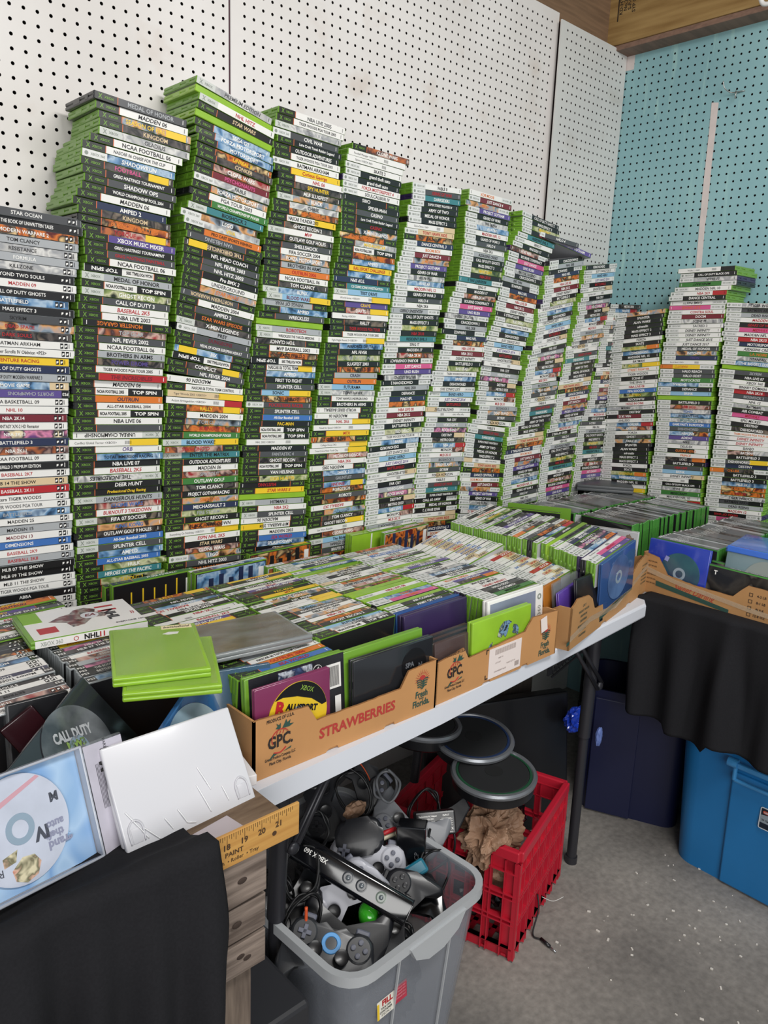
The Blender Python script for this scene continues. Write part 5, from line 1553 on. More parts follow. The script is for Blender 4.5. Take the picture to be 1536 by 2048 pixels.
# odd cases between the torn tray and the low carton
for k, (P, yw, lab, d) in enumerate([((-0.80, -0.225, 0.905), -62, 'dark-spined bare green case angled between torn tray and carton', 'K7k. '), ((-0.765, -0.235, 0.915), -62, 'bright green case angled beside the carton near the corner', 'Gww. '), ((-0.72, -0.44, 0.885), -70, 'white case wedged at the left end of the low carton', 'Wwk. INFINITY'),
                                     ((-0.70, -0.30, 0.895), -62, 'pictorial black case angled at the left end of the low carton', 'W7w. GAME')]):
    d = Design(d); m = stand_left(P, yw, 0, -4, 'K'); o = bpy.data.objects.new('game_case', body_mesh('K', GREEN if k < 2 else WHITEP)); link(o); o.matrix_world = m; tag(o, lab, 'game case')
    sl, lt = d.meshes()
    if sl: link(bpy.data.objects.new('cover_sleeve', sl), o)
fl = flatcase('game_case', 'dark grey case lying flat before the corner stacks behind the carton', T(-0.225, -0.235, 0.925) @ Matrix.Rotation(R(-55), 4, 'Z'), mat('charcoal_plastic', '4a4d50', 0.4), Tk=0.022)

# ------------------------------------------------------------------ wooden stand, ruler and black cloth at the left
OLDW = mat('weathered_wood', '8f8075', 0.85, col2='5c4f47', nscale=4, stretch=(2.2, 12, 26), bump=0.35)
OLDT = mat('brown_old_board', '86705a', 0.8, col2='5e4a38', nscale=4, stretch=(2.5, 14, 20), bump=0.3)
ws = empty('pallet_stand', label='weathered grey pallet-wood stand with nailed planks at the lower left', cat='stand', mw=T(-2.4, -0.86, 0))
def plank(b, x0, x1, y0, y1, z0, z1, rag=0.004, seed=0):
    r_ = random.Random(seed); n = 8; top = []; bot = []
    for i in range(n+1): x = x0+(x1-x0)*i/n; top.append((x, z1+r_.uniform(-rag, rag)*0.5)); bot.append((x, z0+r_.uniform(-rag, rag)*0.5))
    b.prism(bot+top[::-1], 0, y1-y0, m=T(2.4, y1+0.86, 0) @ PF, bev=0.0015, seg=1)
for k, (z0, z1, x1, y0) in enumerate([(0.668, 0.736, -2.124, -0.933), (0.612, 0.664, -2.124, -0.931), (0.562, 0.609, -2.126, -0.934)]):
    b = B(); plank(b, -2.72, x1, y0, y0+0.022, z0, z1, seed=k); b.build('plank', OLDW, ws)
for k, (x, w_) in enumerate([(-2.185, 0.088), (-2.66, 0.09)]):
    b = B(); b.box((x+2.4, -0.905+0.86, 0.335), (w_, 0.034, 0.67), 0.002); b.build('post', mat('weathered_post', '8c7c6e', 0.85, col2='5e5148', nscale=4, stretch=(20, 12, 1.6), bump=0.35), ws)
b = B(); b.box((0.005, -0.868+0.86, 0.749), (0.62, 0.115, 0.020), 0.002); b.build('top_board', OLDT, ws)
b = B(); b.box((0.0, -0.80+0.86, 0.585), (0.50, 0.05, 0.20), 0.002); b.build('rear_rail', OLDW, ws)
b = B()
for x, z in [(-2.162, 0.702), (-2.205, 0.694), (-2.17, 0.640), (-2.20, 0.628), (-2.165, 0.590), (-2.155, 0.583)]:
    b.sph((x+2.4, -0.9335+0.86, z), 0.0055, n=6, sc=(1.3, 0.2, 0.8))
b.build('knot', mat('dark_knot', '3a2d26', 0.8), ws, smooth=True)
ru = empty('yardstick', label='yellow wooden yardstick marked 17 to 21 PAINT along the stand edge', cat='ruler', mw=T(-2.077, -0.9365, 0.735) @ Matrix.Rotation(R(0.0), 4, 'Y'))
b = B(); b.box((-0.21, 0.0, 0.0235), (0.42, 0.005, 0.047), 0.0012); b.build('stick', mat('yellow_birch', 'cf9f57', 0.45, col2='b98644', nscale=4, stretch=(1, 8, 22), coat=0.3), ru)
b = B(); x21 = -0.034
def inch(n): return x21-(21-n)*0.0254
for q in range(0, 64):
    x = x21+0.0254-q*0.0254/8-0.0032
    if x > -0.002 or x < -0.205: continue
    k = round((x-x21)/0.0254*8)
    h = 0.014 if k % 8 == 0 else 0.010 if k % 4 == 0 else 0.007 if k % 2 == 0 else 0.005
    b.box((x21+k*0.0254/8, -0.0027, 0.046-h/2), (0.0005, 0.0003, h))
for n in range(13, 22): b.text(str(n), 0.0078, (0, 0, 0), m=T(inch(n), -0.0029, 0.030) @ PF, bold=0.03)
b.text('PAINT', 0.0062, (0, 0, 0), m=T(-0.100, -0.0029, 0.019) @ PF, bold=0.02, wforce=0.026)
b.text('• Brush  • Roller  • Tray', 0.0052, (0, 0, 0), m=T(-0.100, -0.0029, 0.0095) @ PF, bold=0.01, wforce=0.072)
b.lathe([(0.0034, -0.0001), (0.0034, 0.0002)], 16, m=T(-0.040, -0.0027, 0.0185) @ PF)
b.build('scale_markings', mat('ruler_ink', '4a3420', 0.6), ru)
b = B(); b.box((-2.098, -0.800, 0.768), (0.055, 0.07, 0.016), 0.001, rot=(0, 0, R(-12))); tag(b.build('paper_stack', mat('white_card', 'e3dfdf', 0.6)), 'small white card stack behind the white case at the tray corner', 'paper')
b = B(); b.box((-2.185, -0.900, 0.7605), (0.075, 0.035, 0.002), 0.0, rot=(0, 0, R(8))); tag(b.build('tape_strip', mat('greyish_tape', 'b9aeb2', 0.4)), 'pale tape strip on the stand behind the yardstick', 'tape')
CLOTH = mat('black_cloth', '222225', 0.9, noise=0.15, nscale=300, spec=0.15)
def cloth(name, label, P, m=CLOTH, sub=1):
    """P(u, v) -> point, u and v in 0..1"""
    nu, nv = 90, 50; verts = [P(i/nu, j/nv) for j in range(nv+1) for i in range(nu+1)]
    faces = [(j*(nu+1)+i, j*(nu+1)+i+1, (j+1)*(nu+1)+i+1, (j+1)*(nu+1)+i) for j in range(nv) for i in range(nu)]
    me = bpy.data.meshes.new(name); me.from_pydata(verts, [], faces); me.materials.append(m); me.polygons.foreach_set('use_smooth', [True]*len(me.polygons))
    o = bpy.data.objects.new(name, me); link(o); so = o.modifiers.new('thick', 'SOLIDIFY'); so.thickness = 0.002; so.offset = -1
    return tag(o, label, 'cloth')
def smst(a, b, x): t = min(max((x-a)/(b-a), 0), 1); return t*t*(3-2*t)
def fold(s, k): return math.sin(s*k)+0.5*math.sin(s*k*1.7+1.3)+0.3*math.sin(s*k*3.1+0.4)
def P1(u, v):
    x = -2.75+u*0.542
    if v < 0.14:
        t = v/0.14; y = -0.800-0.150*t; z = 0.7612+0.029*smst(0.58, 0.90, t)+0.001*fold(x, 60)*t
        return (x, y, z)
    t = (v-0.14)/0.86; z = 0.7902-0.783*t
    a = 0.005+0.026*smst(0, 0.45, t)
    y = -0.950-0.012*smst(0, 0.15, t)-a*(fold(x+0.03*math.sin(t*3), 30)+0.35*math.sin(x*95+t*2))-0.035*t
    x2 = x-0.010*smst(0, 1, t)*smst(0.8, 1, u)+0.006*math.sin(t*9)*smst(0.9, 1, u)
    return (x2, min(y, -0.945), z)
cloth('black_cloth', 'black cloth draped over the left of the wooden stand down to the floor', P1)
def P2(u, v):
    y = -0.700-u*1.0
    if v < 0.10:
        t = v/0.10; return (-0.700-0.056*t, y+0.0, 0.7385+0.004*math.sin(t*3.1))
    t = (v-0.10)/0.90
    hem = 0.415-0.005*math.sin(u*25)
    if 0.11 < u < 0.235: hem = 0.392
    hem += -0.10*smst(0.25, 0.75, u)
    z = 0.738-(0.738-hem)*t
    a = (0.004+0.020*smst(0, 0.6, t))
    s = y*1.0
    x = -0.762-a*(0.7*math.sin(s*52+0.8*t)+0.5*math.sin(s*27+2)+0.25*math.sin(s*91))-0.016*t
    yy = y+0.012*t*math.sin(s*40)-0.015*(1-t)*math.sin(s*20)
    if u < 0.05: x += 0.02*(1-u/0.05)*t
    return (x, yy, z)
cloth('black_cloth', 'black cloth hanging in folds from the right table below the cursive tray', P2)

# ------------------------------------------------------------------ storage totes
def rrect(w, d, r, n=6):
    pts = []
    for cx, cy, a0 in ((w/2-r, d/2-r, 0), (-w/2+r, d/2-r, 90), (-w/2+r, -d/2+r, 180), (w/2-r, -d/2+r, 270)):
        for k in range(n+1): a = R(a0+90*k/n); pts.append((cx+r*math.cos(a), cy+r*math.sin(a)))
    return pts
def loft(b, levels, close_bottom=True, close_top=False):
    """levels: (w, d, r, z)"""
    rings = [[b.bm.verts.new((x, y, z)) for x, y in rrect(w_, d_, r_)] for w_, d_, r_, z in levels]
    for a, c in zip(rings[:-1], rings[1:]):
        n = len(a)
        for k in range(n): b.bm.faces.new((a[k], a[(k+1) % n], c[(k+1) % n], c[k]))
    if close_bottom: b.bm.faces.new(rings[0][::-1])
    if close_top: b.bm.faces.new(rings[-1])
def tote(name, label, m, w_, d_, h, material, taper=0.035, r=0.05, rimmat=None, rim=0.016):
    root = empty(name, label=label, cat='storage tote', mw=m)
    b = B(); t = 0.003; W0, D0 = w_-2*taper, d_-2*taper
    loft(b, [(W0, D0, r*0.8, 0), (w_, d_, r, h), (w_-2*t, d_-2*t, r, h), (W0-2*t, D0-2*t, r*0.8, t)], True, False)
    b.bm.faces.new([v for v in b.bm.verts if abs(v.co.z-t) < 1e-6][::1])
    b.build('tote_body', material, root, smooth=False)
    smooth_by_angle(root.children[0], 35)
    b = B(); loft(b, [(w_-2*t, d_-2*t, r, h+0.003), (w_+2*rim, d_+2*rim, r+rim, h+0.004), (w_+2*rim, d_+2*rim, r+rim, h-0.016), (w_+2*rim-0.006, d_+2*rim-0.006, r+rim, h-0.016), (w_+2*rim-0.006, d_+2*rim-0.006, r+rim, h-0.002), (w_-2*t, d_-2*t, r, h-0.002), (w_-2*t, d_-2*t, r, h+0.003)], False)
    smooth_by_angle(b.build('rim', rimmat or material, root), 35)
    return root
MILK = mat('milky_clear_plastic', 'a3a8b2', 0.28, alpha=0.42, coat=0.3)
MILKR = mat('milky_rim_plastic', 'c3c6c9', 0.3, alpha=0.8, coat=0.3)
mT = T(-1.765, -0.665, 0.0) @ Matrix.Rotation(R(2.5), 4, 'Z')
tt = tote('storage_tote', 'milky clear plastic tote full of black controllers and cables under the table', mT, 0.365, 0.44, 0.372, MILK, rimmat=MILKR, rim=0.010)
for x in (-0.065, 0.075):
    b = B(); b.box((x, -0.208, 0.19), (0.003, 0.004, 0.34), rot=(R(5), 0, 0)); b.build('moulded_rib', MILKR, tt)
b = B(); b.prism([(-0.07, 0), (0.08, 0), (0.06, -0.030), (0.02, -0.046), (-0.02, -0.046), (-0.055, -0.028)], 0, 0.012, m=T(0.02, -0.222, 0.365) @ PF); b.build('handle_lip', MILKR, tt)
Ft = T(-0.085, -0.2125, 0.262) @ Matrix.Rotation(R(-5), 4, 'X') @ PF
b = B(); b.box((0, 0, 0), (0.042, 0.034, 0.0005), m=Ft); st = b.build('price_sticker', mat('sticker_white', 'e6e2d6', 0.5), tt)
b = B(); b.text('FILL', 0.010, (0.004, 0.010, 0.0005), m=Ft, bold=0.05, wforce=0.026); b.build('red_print', ink('r'), st)
b = B(); b.text('YOUR OWN', 0.004, (0.0, 0.0, 0.0005), m=Ft, bold=0.03, wforce=0.024); b.text('CONTAINER', 0.004, (0.0, -0.006, 0.0005), m=Ft, bold=0.03, wforce=0.030); b.text('SPECIALS', 0.004, (0, -0.012, 0.0005), m=Ft, wforce=0.022); b.build('black_print', ink('k'), st)
b = B(); b.box((-0.0185, -0.002, 0.0004), (0.005, 0.03, 0.0004), m=Ft); b.build('yellow_print', ink('y'), st)
b = B(); b.box((0.037, 0.004, 0), (0.031, 0.034, 0.0005), m=Ft); s2 = b.build('red_sticker', mat('worn_red_label', 'c23a50', 0.5, noise=0.3, nscale=120), tt)
b = B()
for k in range(4): b.text('STORAGE SALE', 0.003, (0.037, 0.014-0.006*k, 0.0005), m=Ft, wforce=0.024)
b.build('faint_print', mat('pink_print', 'e8a9b0', 0.5), s2)
BLUET = mat('blue_tote_plastic', '1f78b8', 0.42, coat=0.1, noise=0.08, nscale=6)
mU = T(-0.505, -1.135, 0.0) @ Matrix.Rotation(R(-90), 4, 'Z')
bt = tote('storage_tote', 'bright blue open storage tote with fold-up handle below the black cloth', mU, 0.62, 0.42, 0.392, BLUET, taper=0.02, r=0.07, rim=0.012)
for x0, x1 in ((-0.15, 0.012), (0.02, 0.25)):
    b = B(); b.box(((x0+x1)/2, -0.2035, 0.17), (x1-x0, 0.010, 0.33), 0.004, rot=(R(2.4), 0, 0)); b.build('moulded_panel', BLUET, bt)
b = B()
for c, d in (((-0.06, -0.232, 0.365), (0.15, 0.014, 0.014)), ((-0.06, -0.236, 0.325), (0.155, 0.010, 0.010)), ((-0.137, -0.235, 0.345), (0.010, 0.012, 0.045)), ((0.017, -0.235, 0.345), (0.010, 0.012, 0.045))): b.box(c, d, 0.004)
for s in (-0.145, 0.025): b.cyl((s-0.012, -0.234, 0.368), (s+0.012, -0.234, 0.368), 0.012, n=16)
b.build('handle', mat('blue_handle_plastic', '3a86bf', 0.35, coat=0.3), bt)
Fb = T(-0.02, -0.2158, 0.245) @ Matrix.Rotation(R(-2.7), 4, 'X') @ PF
b = B(); b.prism([(x, y) for x, y in rrect(0.100, 0.058, 0.005, 3)], 0, 0.0006, m=Fb); lb = b.build('product_label', mat('label_white', 'd9dde0', 0.4), bt)
b = B(); b.prism([(x, y) for x, y in rrect(0.096, 0.054, 0.004, 3)], 0.0006, 0.0009, m=Fb); b.build('label_grey_field', mat('label_grey', '8f9aa2', 0.4), lb)
b = B(); b.prism([(-0.047, 0.026), (0.046, 0.026), (0.046, 0.020), (-0.005, 0.016), (-0.047, 0.008)], 0.0009, 0.0012, m=Fb); b.prism([(-0.047, -0.012), (0.010, -0.012), (0.010, -0.026), (-0.047, -0.026)], 0.0009, 0.0012, m=Fb); b.build('label_dark_field', mat('label_navy', '16202e', 0.4), lb)
b = B(); b.prism([(x-0.028, y+0.017) for x, y in rrect(0.030, 0.008, 0.0038, 4)], 0.0012, 0.0015, m=Fb); b.build('label_red_pill', mat('label_red', 'c2543c', 0.4), lb)
b = B(); b.text('rubbermaid', 0.0045, (-0.028, 0.017, 0.0018), m=Fb, wforce=0.024, bold=0.02); b.box((0.028, -0.019, 0.0013), (0.032, 0.013, 0.0004), m=Fb); b.build('label_light_print', mat('label_white', 'd9dde0', 0.4), lb)
b = B(); b.text('20 Gal / 76 L', 0.0046, (-0.026, -0.004, 0.0012), m=Fb, wforce=0.036, bold=0.02)
for k in range(16): b.box((0.016+0.0016*k, -0.019, 0.0017), (0.0008 if k % 3 else 0.0012, 0.010, 0.0003), m=Fb)
b.build('label_black_print', ink('k'), lb)
b = B(); b.prism([(0.008, 0.012), (0.044, 0.012), (0.040, -0.009), (0.014, -0.009)], 0.0012, 0.0015, m=Fb); b.build('label_tote_picture', mat('label_teal', '2f7d86', 0.4), lb)
NAVY = mat('navy_tote_plastic', '151a3c', 0.45, coat=0.1)
mN = T(-0.545, -0.625, 0.0) @ Matrix.Rotation(R(-66), 4, 'Z')
nv = tote('storage_tote', 'dark navy storage tote in shadow behind the table leg', mN, 0.32, 0.24, 0.40, NAVY, taper=0.015, r=0.05, rim=0.006)
b = B(); b.box((-0.055, -0.1165, 0.19), (0.13, 0.008, 0.37), 0.003); b.build('moulded_panel', NAVY, nv)
o = crumple('plastic_bag', 'crumpled royal blue plastic bag beside the navy tote', 'bag', (-0.80, -0.565, 0.335), (0.045, 0.025, 0.035), mat('royal_blue_film', '1f3fb5', 0.25, coat=0.5), 8, 4, 0.5)
o = crumple('plastic_bag', 'scrap of pale blue bag tucked against the navy tote', 'bag', (-0.768, -0.625, 0.295), (0.012, 0.008, 0.030), mat('pale_blue_film', '6f84c4', 0.3, coat=0.4), 9, 3, 0.4)
# things hidden in the dark under the tables
b = B(); b.box((-1.00, -0.44, 0.20), (0.46, 0.045, 0.40), 0.006, rot=(R(-8), 0, R(-22))); tv = b.build('flat_monitor', BLACK); tag(tv, 'black flat monitor standing on edge behind the red crate', 'monitor')
b = B(); b.box((-0.80, -0.33, 0.347), (0.14, 0.05, 0.692), 0.003); tag(b.build('wooden_post', mat('dark_weathered_post', '4a433d', 0.85, noise=0.3, nscale=6, stretch=(14, 8, 1.5))), 'wide grey wooden post in the dark under the white table', 'post')
b = B()
for k in range(9):
    for s in (-1, 1): b.box((-0.84+0.016*k*0.95, -0.50-0.004*s, 0.475+0.006*s+k*0.0045), (0.004, 0.003, 0.020), rot=(0, R(35*s), 0))
b.box((-0.775, -0.498, 0.510), (0.16, 0.004, 0.005), rot=(0, R(-15), 0)); b.box((-0.770, -0.50, 0.476), (0.16, 0.004, 0.005), rot=(0, R(-15), 0)); b.box((-0.86, -0.5, 0.53), (0.02, 0.004, 0.13))
tag(b.build('perforated_strap', mat('dark_grey_metal', '3d3d40', 0.5, metal=0.3)), 'dark perforated metal strap hanging under the table edge', 'strap')
b = B(); b.box((-2.03, -0.70, 0.17), (0.10, 0.30, 0.34), 0.008); tag(b.build('dark_box', mat('dark_grey_box', '2a2b2f', 0.5)), 'dark grey box with tape between wooden stand and clear tote', 'box')
b = B()
def Pbag(b, pts): b.prism(pts, 0, 0.01)
o = crumple('plastic_bag', 'large pale translucent plastic bag behind the controllers under the table', 'bag', (-1.50, -0.33, 0.46), (0.13, 0.07, 0.15), mat('pale_bag_film', '6f7578', 0.3, alpha=0.75), 12, 4, 0.35)

# ------------------------------------------------------------------ red milk crate with drum pads
RED = mat('red_crate_plastic', 'c01f34', 0.42, coat=0.15)
mK = T(-1.352, -0.792, 0.0) @ Matrix.Rotation(R(17), 4, 'Z')
cr = empty('milk_crate', label='red plastic milk crate with lattice sides standing on the concrete', cat='crate', mw=mK)
CW, CDp, CH = 0.335, 0.33, 0.285; TP = 0.007
def crate_side(b, m, w_):
    for z0, z1, e in ((0.0, 0.030, 0), (0.093, 0.104, 0), (0.158, 0.169, 0), (0.225, 0.262, 0)):
        b.box((w_/2, 0.004, (z0+z1)/2), (w_, 0.004, z1-z0), m=m); b.box((w_/2, 0.0, z0 if z0 > 0 else z1), (w_, 0.014, 0.003), m=m); b.box((w_/2, 0.0, z1), (w_, 0.014, 0.003), m=m)
    n = 6
    for k in range(n+1):
        x = 0.022+(w_-0.044)*k/n; ww = 0.013 if 0 < k < n else 0.034
        if k in (0, n): x = 0.012 if k == 0 else w_-0.012
        b.box((x, 0.004, 0.13), (ww, 0.004, 0.26), m=m); b.box((x-ww/2, 0.0, 0.13), (0.0026, 0.014, 0.25), m=m); b.box((x+ww/2, 0.0, 0.13), (0.0026, 0.014, 0.25), m=m)
    b.box((w_/2, -0.002, 0.272), (w_+0.004, 0.016, 0.026), 0.003, m=m)
b = B()
crate_side(b, Matrix.Identity(4), CW); crate_side(b, T(0, CDp, 0) @ Matrix.Rotation(R(-90), 4, 'Z'), CDp)
crate_side(b, T(CW, CDp, 0) @ Matrix.Rotation(R(180), 4, 'Z'), CW); crate_side(b, T(CW, 0, 0) @ Matrix.Rotation(R(90), 4, 'Z'), CDp)
b.build('crate_lattice', RED, cr)
b = B()
for k in range(7): b.box((0.02+k*0.049, CDp/2, 0.006), (0.012, CDp, 0.006)); b.box((CW/2, 0.02+k*0.049, 0.006), (CW, 0.012, 0.006))
b.build('crate_base', RED, cr)
RUB = mat('black_rubber', '17181a', 0.75); PRING = mat('pad_silver_ring', '8d9095', 0.3, metal=0.6)
def pad(loc, tilt, colr, lab):
    m = T(*loc) @ Euler(tilt).to_matrix().to_4x4()
    p = empty('drum_pad', label=lab, cat='drum pad', mw=m, group=None)
    b = B(); b.lathe([(0.060, -0.040), (0.085, -0.036), (0.094, -0.028), (0.094, -0.006), (0.090, -0.003)], 48); smooth_by_angle(b.build('pad_shell', BLACK, p))
    b = B(); b.lathe([(0.093, -0.008), (0.0985, -0.004), (0.0995, 0.002), (0.096, 0.007), (0.090, 0.007), (0.087, 0.003)], 48, cap=False); smooth_by_angle(b.build('silver_rim', PRING, p))
    b = B(); b.lathe([(0.0815, 0.002), (0.0875, 0.004), (0.086, 0.0055), (0.0820, 0.0055)], 48, cap=False); b.build('coloured_ring', mat('pad_ring_'+colr, colr, 0.4), p)
    b = B(); b.lathe([(0.081, 0.000), (0.081, 0.0042), (0.079, 0.005), (0.0, 0.005)][:3], 48); b.build('rubber_head', RUB, p)
    b = B(); b.lathe([(0.021, 0.005), (0.021, 0.0056)], 32); b.build('centre_patch', mat('black_rubber_dark', '0c0d0e', 0.85), p)
    b = B(); b.cyl((0, 0, -0.04), (0, 0, -0.16), 0.012, n=12); b.box((0.0, 0.0, -0.052), (0.06, 0.04, 0.025), 0.004); b.build('mount_arm', BLACK, p)
    return p
pad((-1.335, -0.690, 0.425), (R(2), R(-3), 0), '1e4a32', 'round drum pad with green inner ring, nearest, above the red crate')
pad((-1.285, -0.583, 0.450), (R(4), R(-5), 0.3), '1d2f52', 'round drum pad with dark blue inner ring, behind the green-ringed one')
pad((-1.355, -0.475, 0.470), (R(2), R(4), 0), '2a2a2c', 'round black drum pad farthest back, partly behind the table edge')
PAPER = mat('brown_paper', '7d5f49', 0.6, col2='a5836a', nscale=14)
crumple('brown_paper_bag', 'crumpled brown paper bag in the red crate below the green-ringed drum pad', 'paper bag', (-1.335, -0.695, 0.275), (0.080, 0.055, 0.065), PAPER, 21, 6, 0.7)
crumple('brown_paper', 'crumpled brown paper visible through the crate lattice', 'paper', (-1.29, -0.70, 0.165), (0.055, 0.045, 0.05), PAPER, 22, 4, 0.5)
crumple('black_bag', 'glossy black bag bulging at the right inside the red crate', 'bag', (-1.215, -0.645, 0.235), (0.055, 0.045, 0.050), mat('glossy_black_film', '0d0d0f', 0.12, coat=0.8), 23, 4, 0.4)
crumple('black_bag', 'glossy black bag low in the red crate', 'bag', (-1.255, -0.62, 0.085), (0.10, 0.085, 0.065), mat('glossy_black_film', '0d0d0f', 0.12, coat=0.8), 24, 4, 0.45)

# ------------------------------------------------------------------ controllers, cables and accessories
HALF = [(0, .034), (.020, .034), (.030, .038), (.042, .045), (.060, .045), (.072, .036), (.079, .018), (.083, -.005), (.086, -.035), (.082, -.062), (.070, -.070), (.059, -.062), (.050, -.038), (.042, -.024), (.030, -.018), (.0, -.016)]
def controller(m, body, btn, lab, labelled=None, ring=None, face=True):
    root = empty('game_controller', label=lab, cat='controller', mw=m)
    b = B(); pts = HALF + [(-x, y) for x, y in HALF[-2:0:-1]]
    b.prism(pts, -0.016, 0.012, bev=0.010, seg=4); smooth_by_angle(b.build('controller_body', body, root), 60)
    if face:
        for s in (-1, 1):
            b = B(); b.lathe([(0.021, 0.008), (0.023, 0.0135), (0.020, 0.0150)], 24, m=T(s*0.050, 0.018, 0)); b.build('face_disc', body, root)
        for s in (-1, 1):
            b = B(); b.lathe([(0.013, 0.008), (0.011, 0.018), (0.0085, 0.020), (0.013, 0.024), (0.0125, 0.028), (0.009, 0.0265)], 24, m=T(s*0.024, -0.004, 0)); smooth_by_angle(b.build('thumbstick', BLACK if btn is not BLACK else RUB, root))
        b = B(); b.box((-0.050, 0.018, 0.0165), (0.024, 0.0075, 0.005), 0.001); b.box((-0.050, 0.018, 0.0165), (0.0075, 0.024, 0.005), 0.001); b.build('direction_pad', btn, root)
        for dx, dy in ((0, 0.011), (0, -0.011), (0.011, 0), (-0.011, 0)):
            b = B(); b.lathe([(0.0048, 0.012), (0.0048, 0.0180), (0.003, 0.0185)], 14, m=T(0.050+dx, 0.018+dy, 0)); b.build('button', btn, root)
    else:
        b = B(); b.box((0.0, 0.008, 0.0128), (0.050, 0.030, 0.002), 0.0008); b.build('battery_cover', body, root)
        b = B(); b.box((-0.004, 0.012, 0.0142), (0.018, 0.022, 0.0004)); b.build('spec_label', mat('spec_label_grey', '2b2a27', 0.5), root)
        b = B(); b.box((-0.020, 0.010, 0.0142), (0.0045, 0.026, 0.0005)); b.build('white_strip', mat('white_plastic', 'e9e8ec', 0.3), root)
    if ring is not None:
        b = B(); b.lathe([(0.010, 0.0120), (0.0175, 0.0128), (0.0165, 0.0142), (0.011, 0.0142)], 30, m=T(0.0, 0.014, 0.0), cap=False); b.build('blue_ring', ring, root)
    for s in (-1, 1):
        b = B(); b.box((s*0.050, 0.047, -0.003), (0.026, 0.012, 0.012), 0.003); b.build('shoulder_button', btn, root)
    return root
def ori(o, up_px, facing=(0, 0, 0)): return None
def pose(loc, n, roll):
    n = Vector(n).normalized(); x = Vector((0, 0, 1)).cross(n)
    if x.length < 1e-3: x = Vector((1, 0, 0))
    x.normalize(); return frame(loc, x, n.cross(x)) @ Matrix.Rotation(R(roll), 4, 'Z')
CB = mat('controller_black', '1b1c21', 0.38, coat=0.2); CG = mat('controller_light_grey', 'b4b5be', 0.4, coat=0.1); CG2 = mat('controller_grey', '7b7d82', 0.4)
CX = mat('controller_smoke', '2a2c30', 0.35, coat=0.25); BTNG = mat('button_grey', '5f6270', 0.4); BR = mat('blue_ring_glow', '4f9ad9', 0.3)
N_ = (-0.55, -0.62, 0.56)
controller(pose((-1.585, -0.500, 0.425), (-0.5, -0.6, 0.62), -48), CB, BTNG, 'black wireless controller tilted at the top of the pile under the table edge')
controller(pose((-1.690, -0.655, 0.338), N_, -8), CG, BTNG, 'light grey controller half hidden behind the long sensor bar')
controller(pose((-1.790, -0.700, 0.335), N_, 42), CG, BTNG, 'light grey controller hanging below the long sensor bar')
controller(pose((-1.560, -0.640, 0.352), (-0.35, -0.45, 0.81), 152), CG2, BTNG, 'grey controller with a round handle poking up beside the black adapter')
controller(pose((-1.893, -0.785, 0.332), (-0.35, -0.50, 0.79), -20), CX, BTNG, 'smoky controller with blue ring at the near corner of the clear tote', ring=BR)
controller(pose((-1.828, -0.750, 0.306), (-0.4, -0.5, 0.77), 165), CB, CB, 'black controller lying face down with a white strip on its back', face=False)
controller(pose((-1.718, -0.775, 0.312), (-0.4, -0.6, 0.70), 60), CB, CB, 'large black controller at the right front of the clear tote')
controller(pose((-1.860, -0.640, 0.330), (-0.2, -0.6, 0.75), 200), CB, CB, 'black controller behind the table leg in the clear tote')
controller(pose((-1.665, -0.735, 0.285), (-0.5, -0.4, 0.77), 20), mat('controller_black_gloss', '121317', 0.2, coat=0.6), CB, 'glossy black controller against the right wall of the clear tote')
controller(pose((-1.68, -0.50, 0.395), (-0.5, -0.5, 0.7), 100), CB, CB, 'black controller in shadow behind the cable tangle')
# long sensor bar
A = Vector((-1.842, -0.612, 0.428)); E = Vector((-1.722, -0.812, 0.338)); ax = (E-A).normalized()
S0 = A; nn = Vector((-0.55, -0.70, 0.52)); nn = (nn-ax*nn.dot(ax)).normalized()
mS = frame((A+E)/2, ax, nn.cross(ax))
kb = empty('sensor_bar', label='long glossy black sensor bar with three round lenses lying across the pile', cat='sensor bar', mw=mS)
b = B(); L = (E-A).length
b.prism([(x, y) for x, y in rrect(0.036, 0.050, 0.010, 5)], -L/2, L/2, m=Matrix.Rotation(R(90), 4, 'Y') @ T(0.008, 0, 0), bev=0.003)
smooth_by_angle(b.build('bar_body', mat('gloss_black', '0e0f13', 0.12, coat=1.0), kb), 50)
for x, r_, c in ((-0.005, 0.0115, '3a3d42'), (0.024, 0.0115, '33363b'), (0.066, 0.0105, '6d7a70')):
    b = B(); b.lathe([(r_, 0.0098), (r_, 0.0122), (r_*0.8, 0.0126), (r_*0.75, 0.0112)], 28, m=T(x, 0, 0)); q = b.build('lens_ring', mat('lens_ring_'+c, c, 0.25, coat=0.5), kb)
    b = B(); b.sph((x, 0, 0.0115), r_*0.42, n=8, sc=(1, 1, 0.5)); b.build('lens', mat('lens_glass', '5f666c', 0.05, coat=1.0), q, smooth=True)
b = B(); b.text('XBOX 360', 0.0085, (0, 0, 0), m=T(-0.078, 0.004, 0.0106) @ Matrix.Rotation(R(180), 4, 'Z'), wforce=0.050, bold=0.02); b.build('lettering', ink('w'), kb)
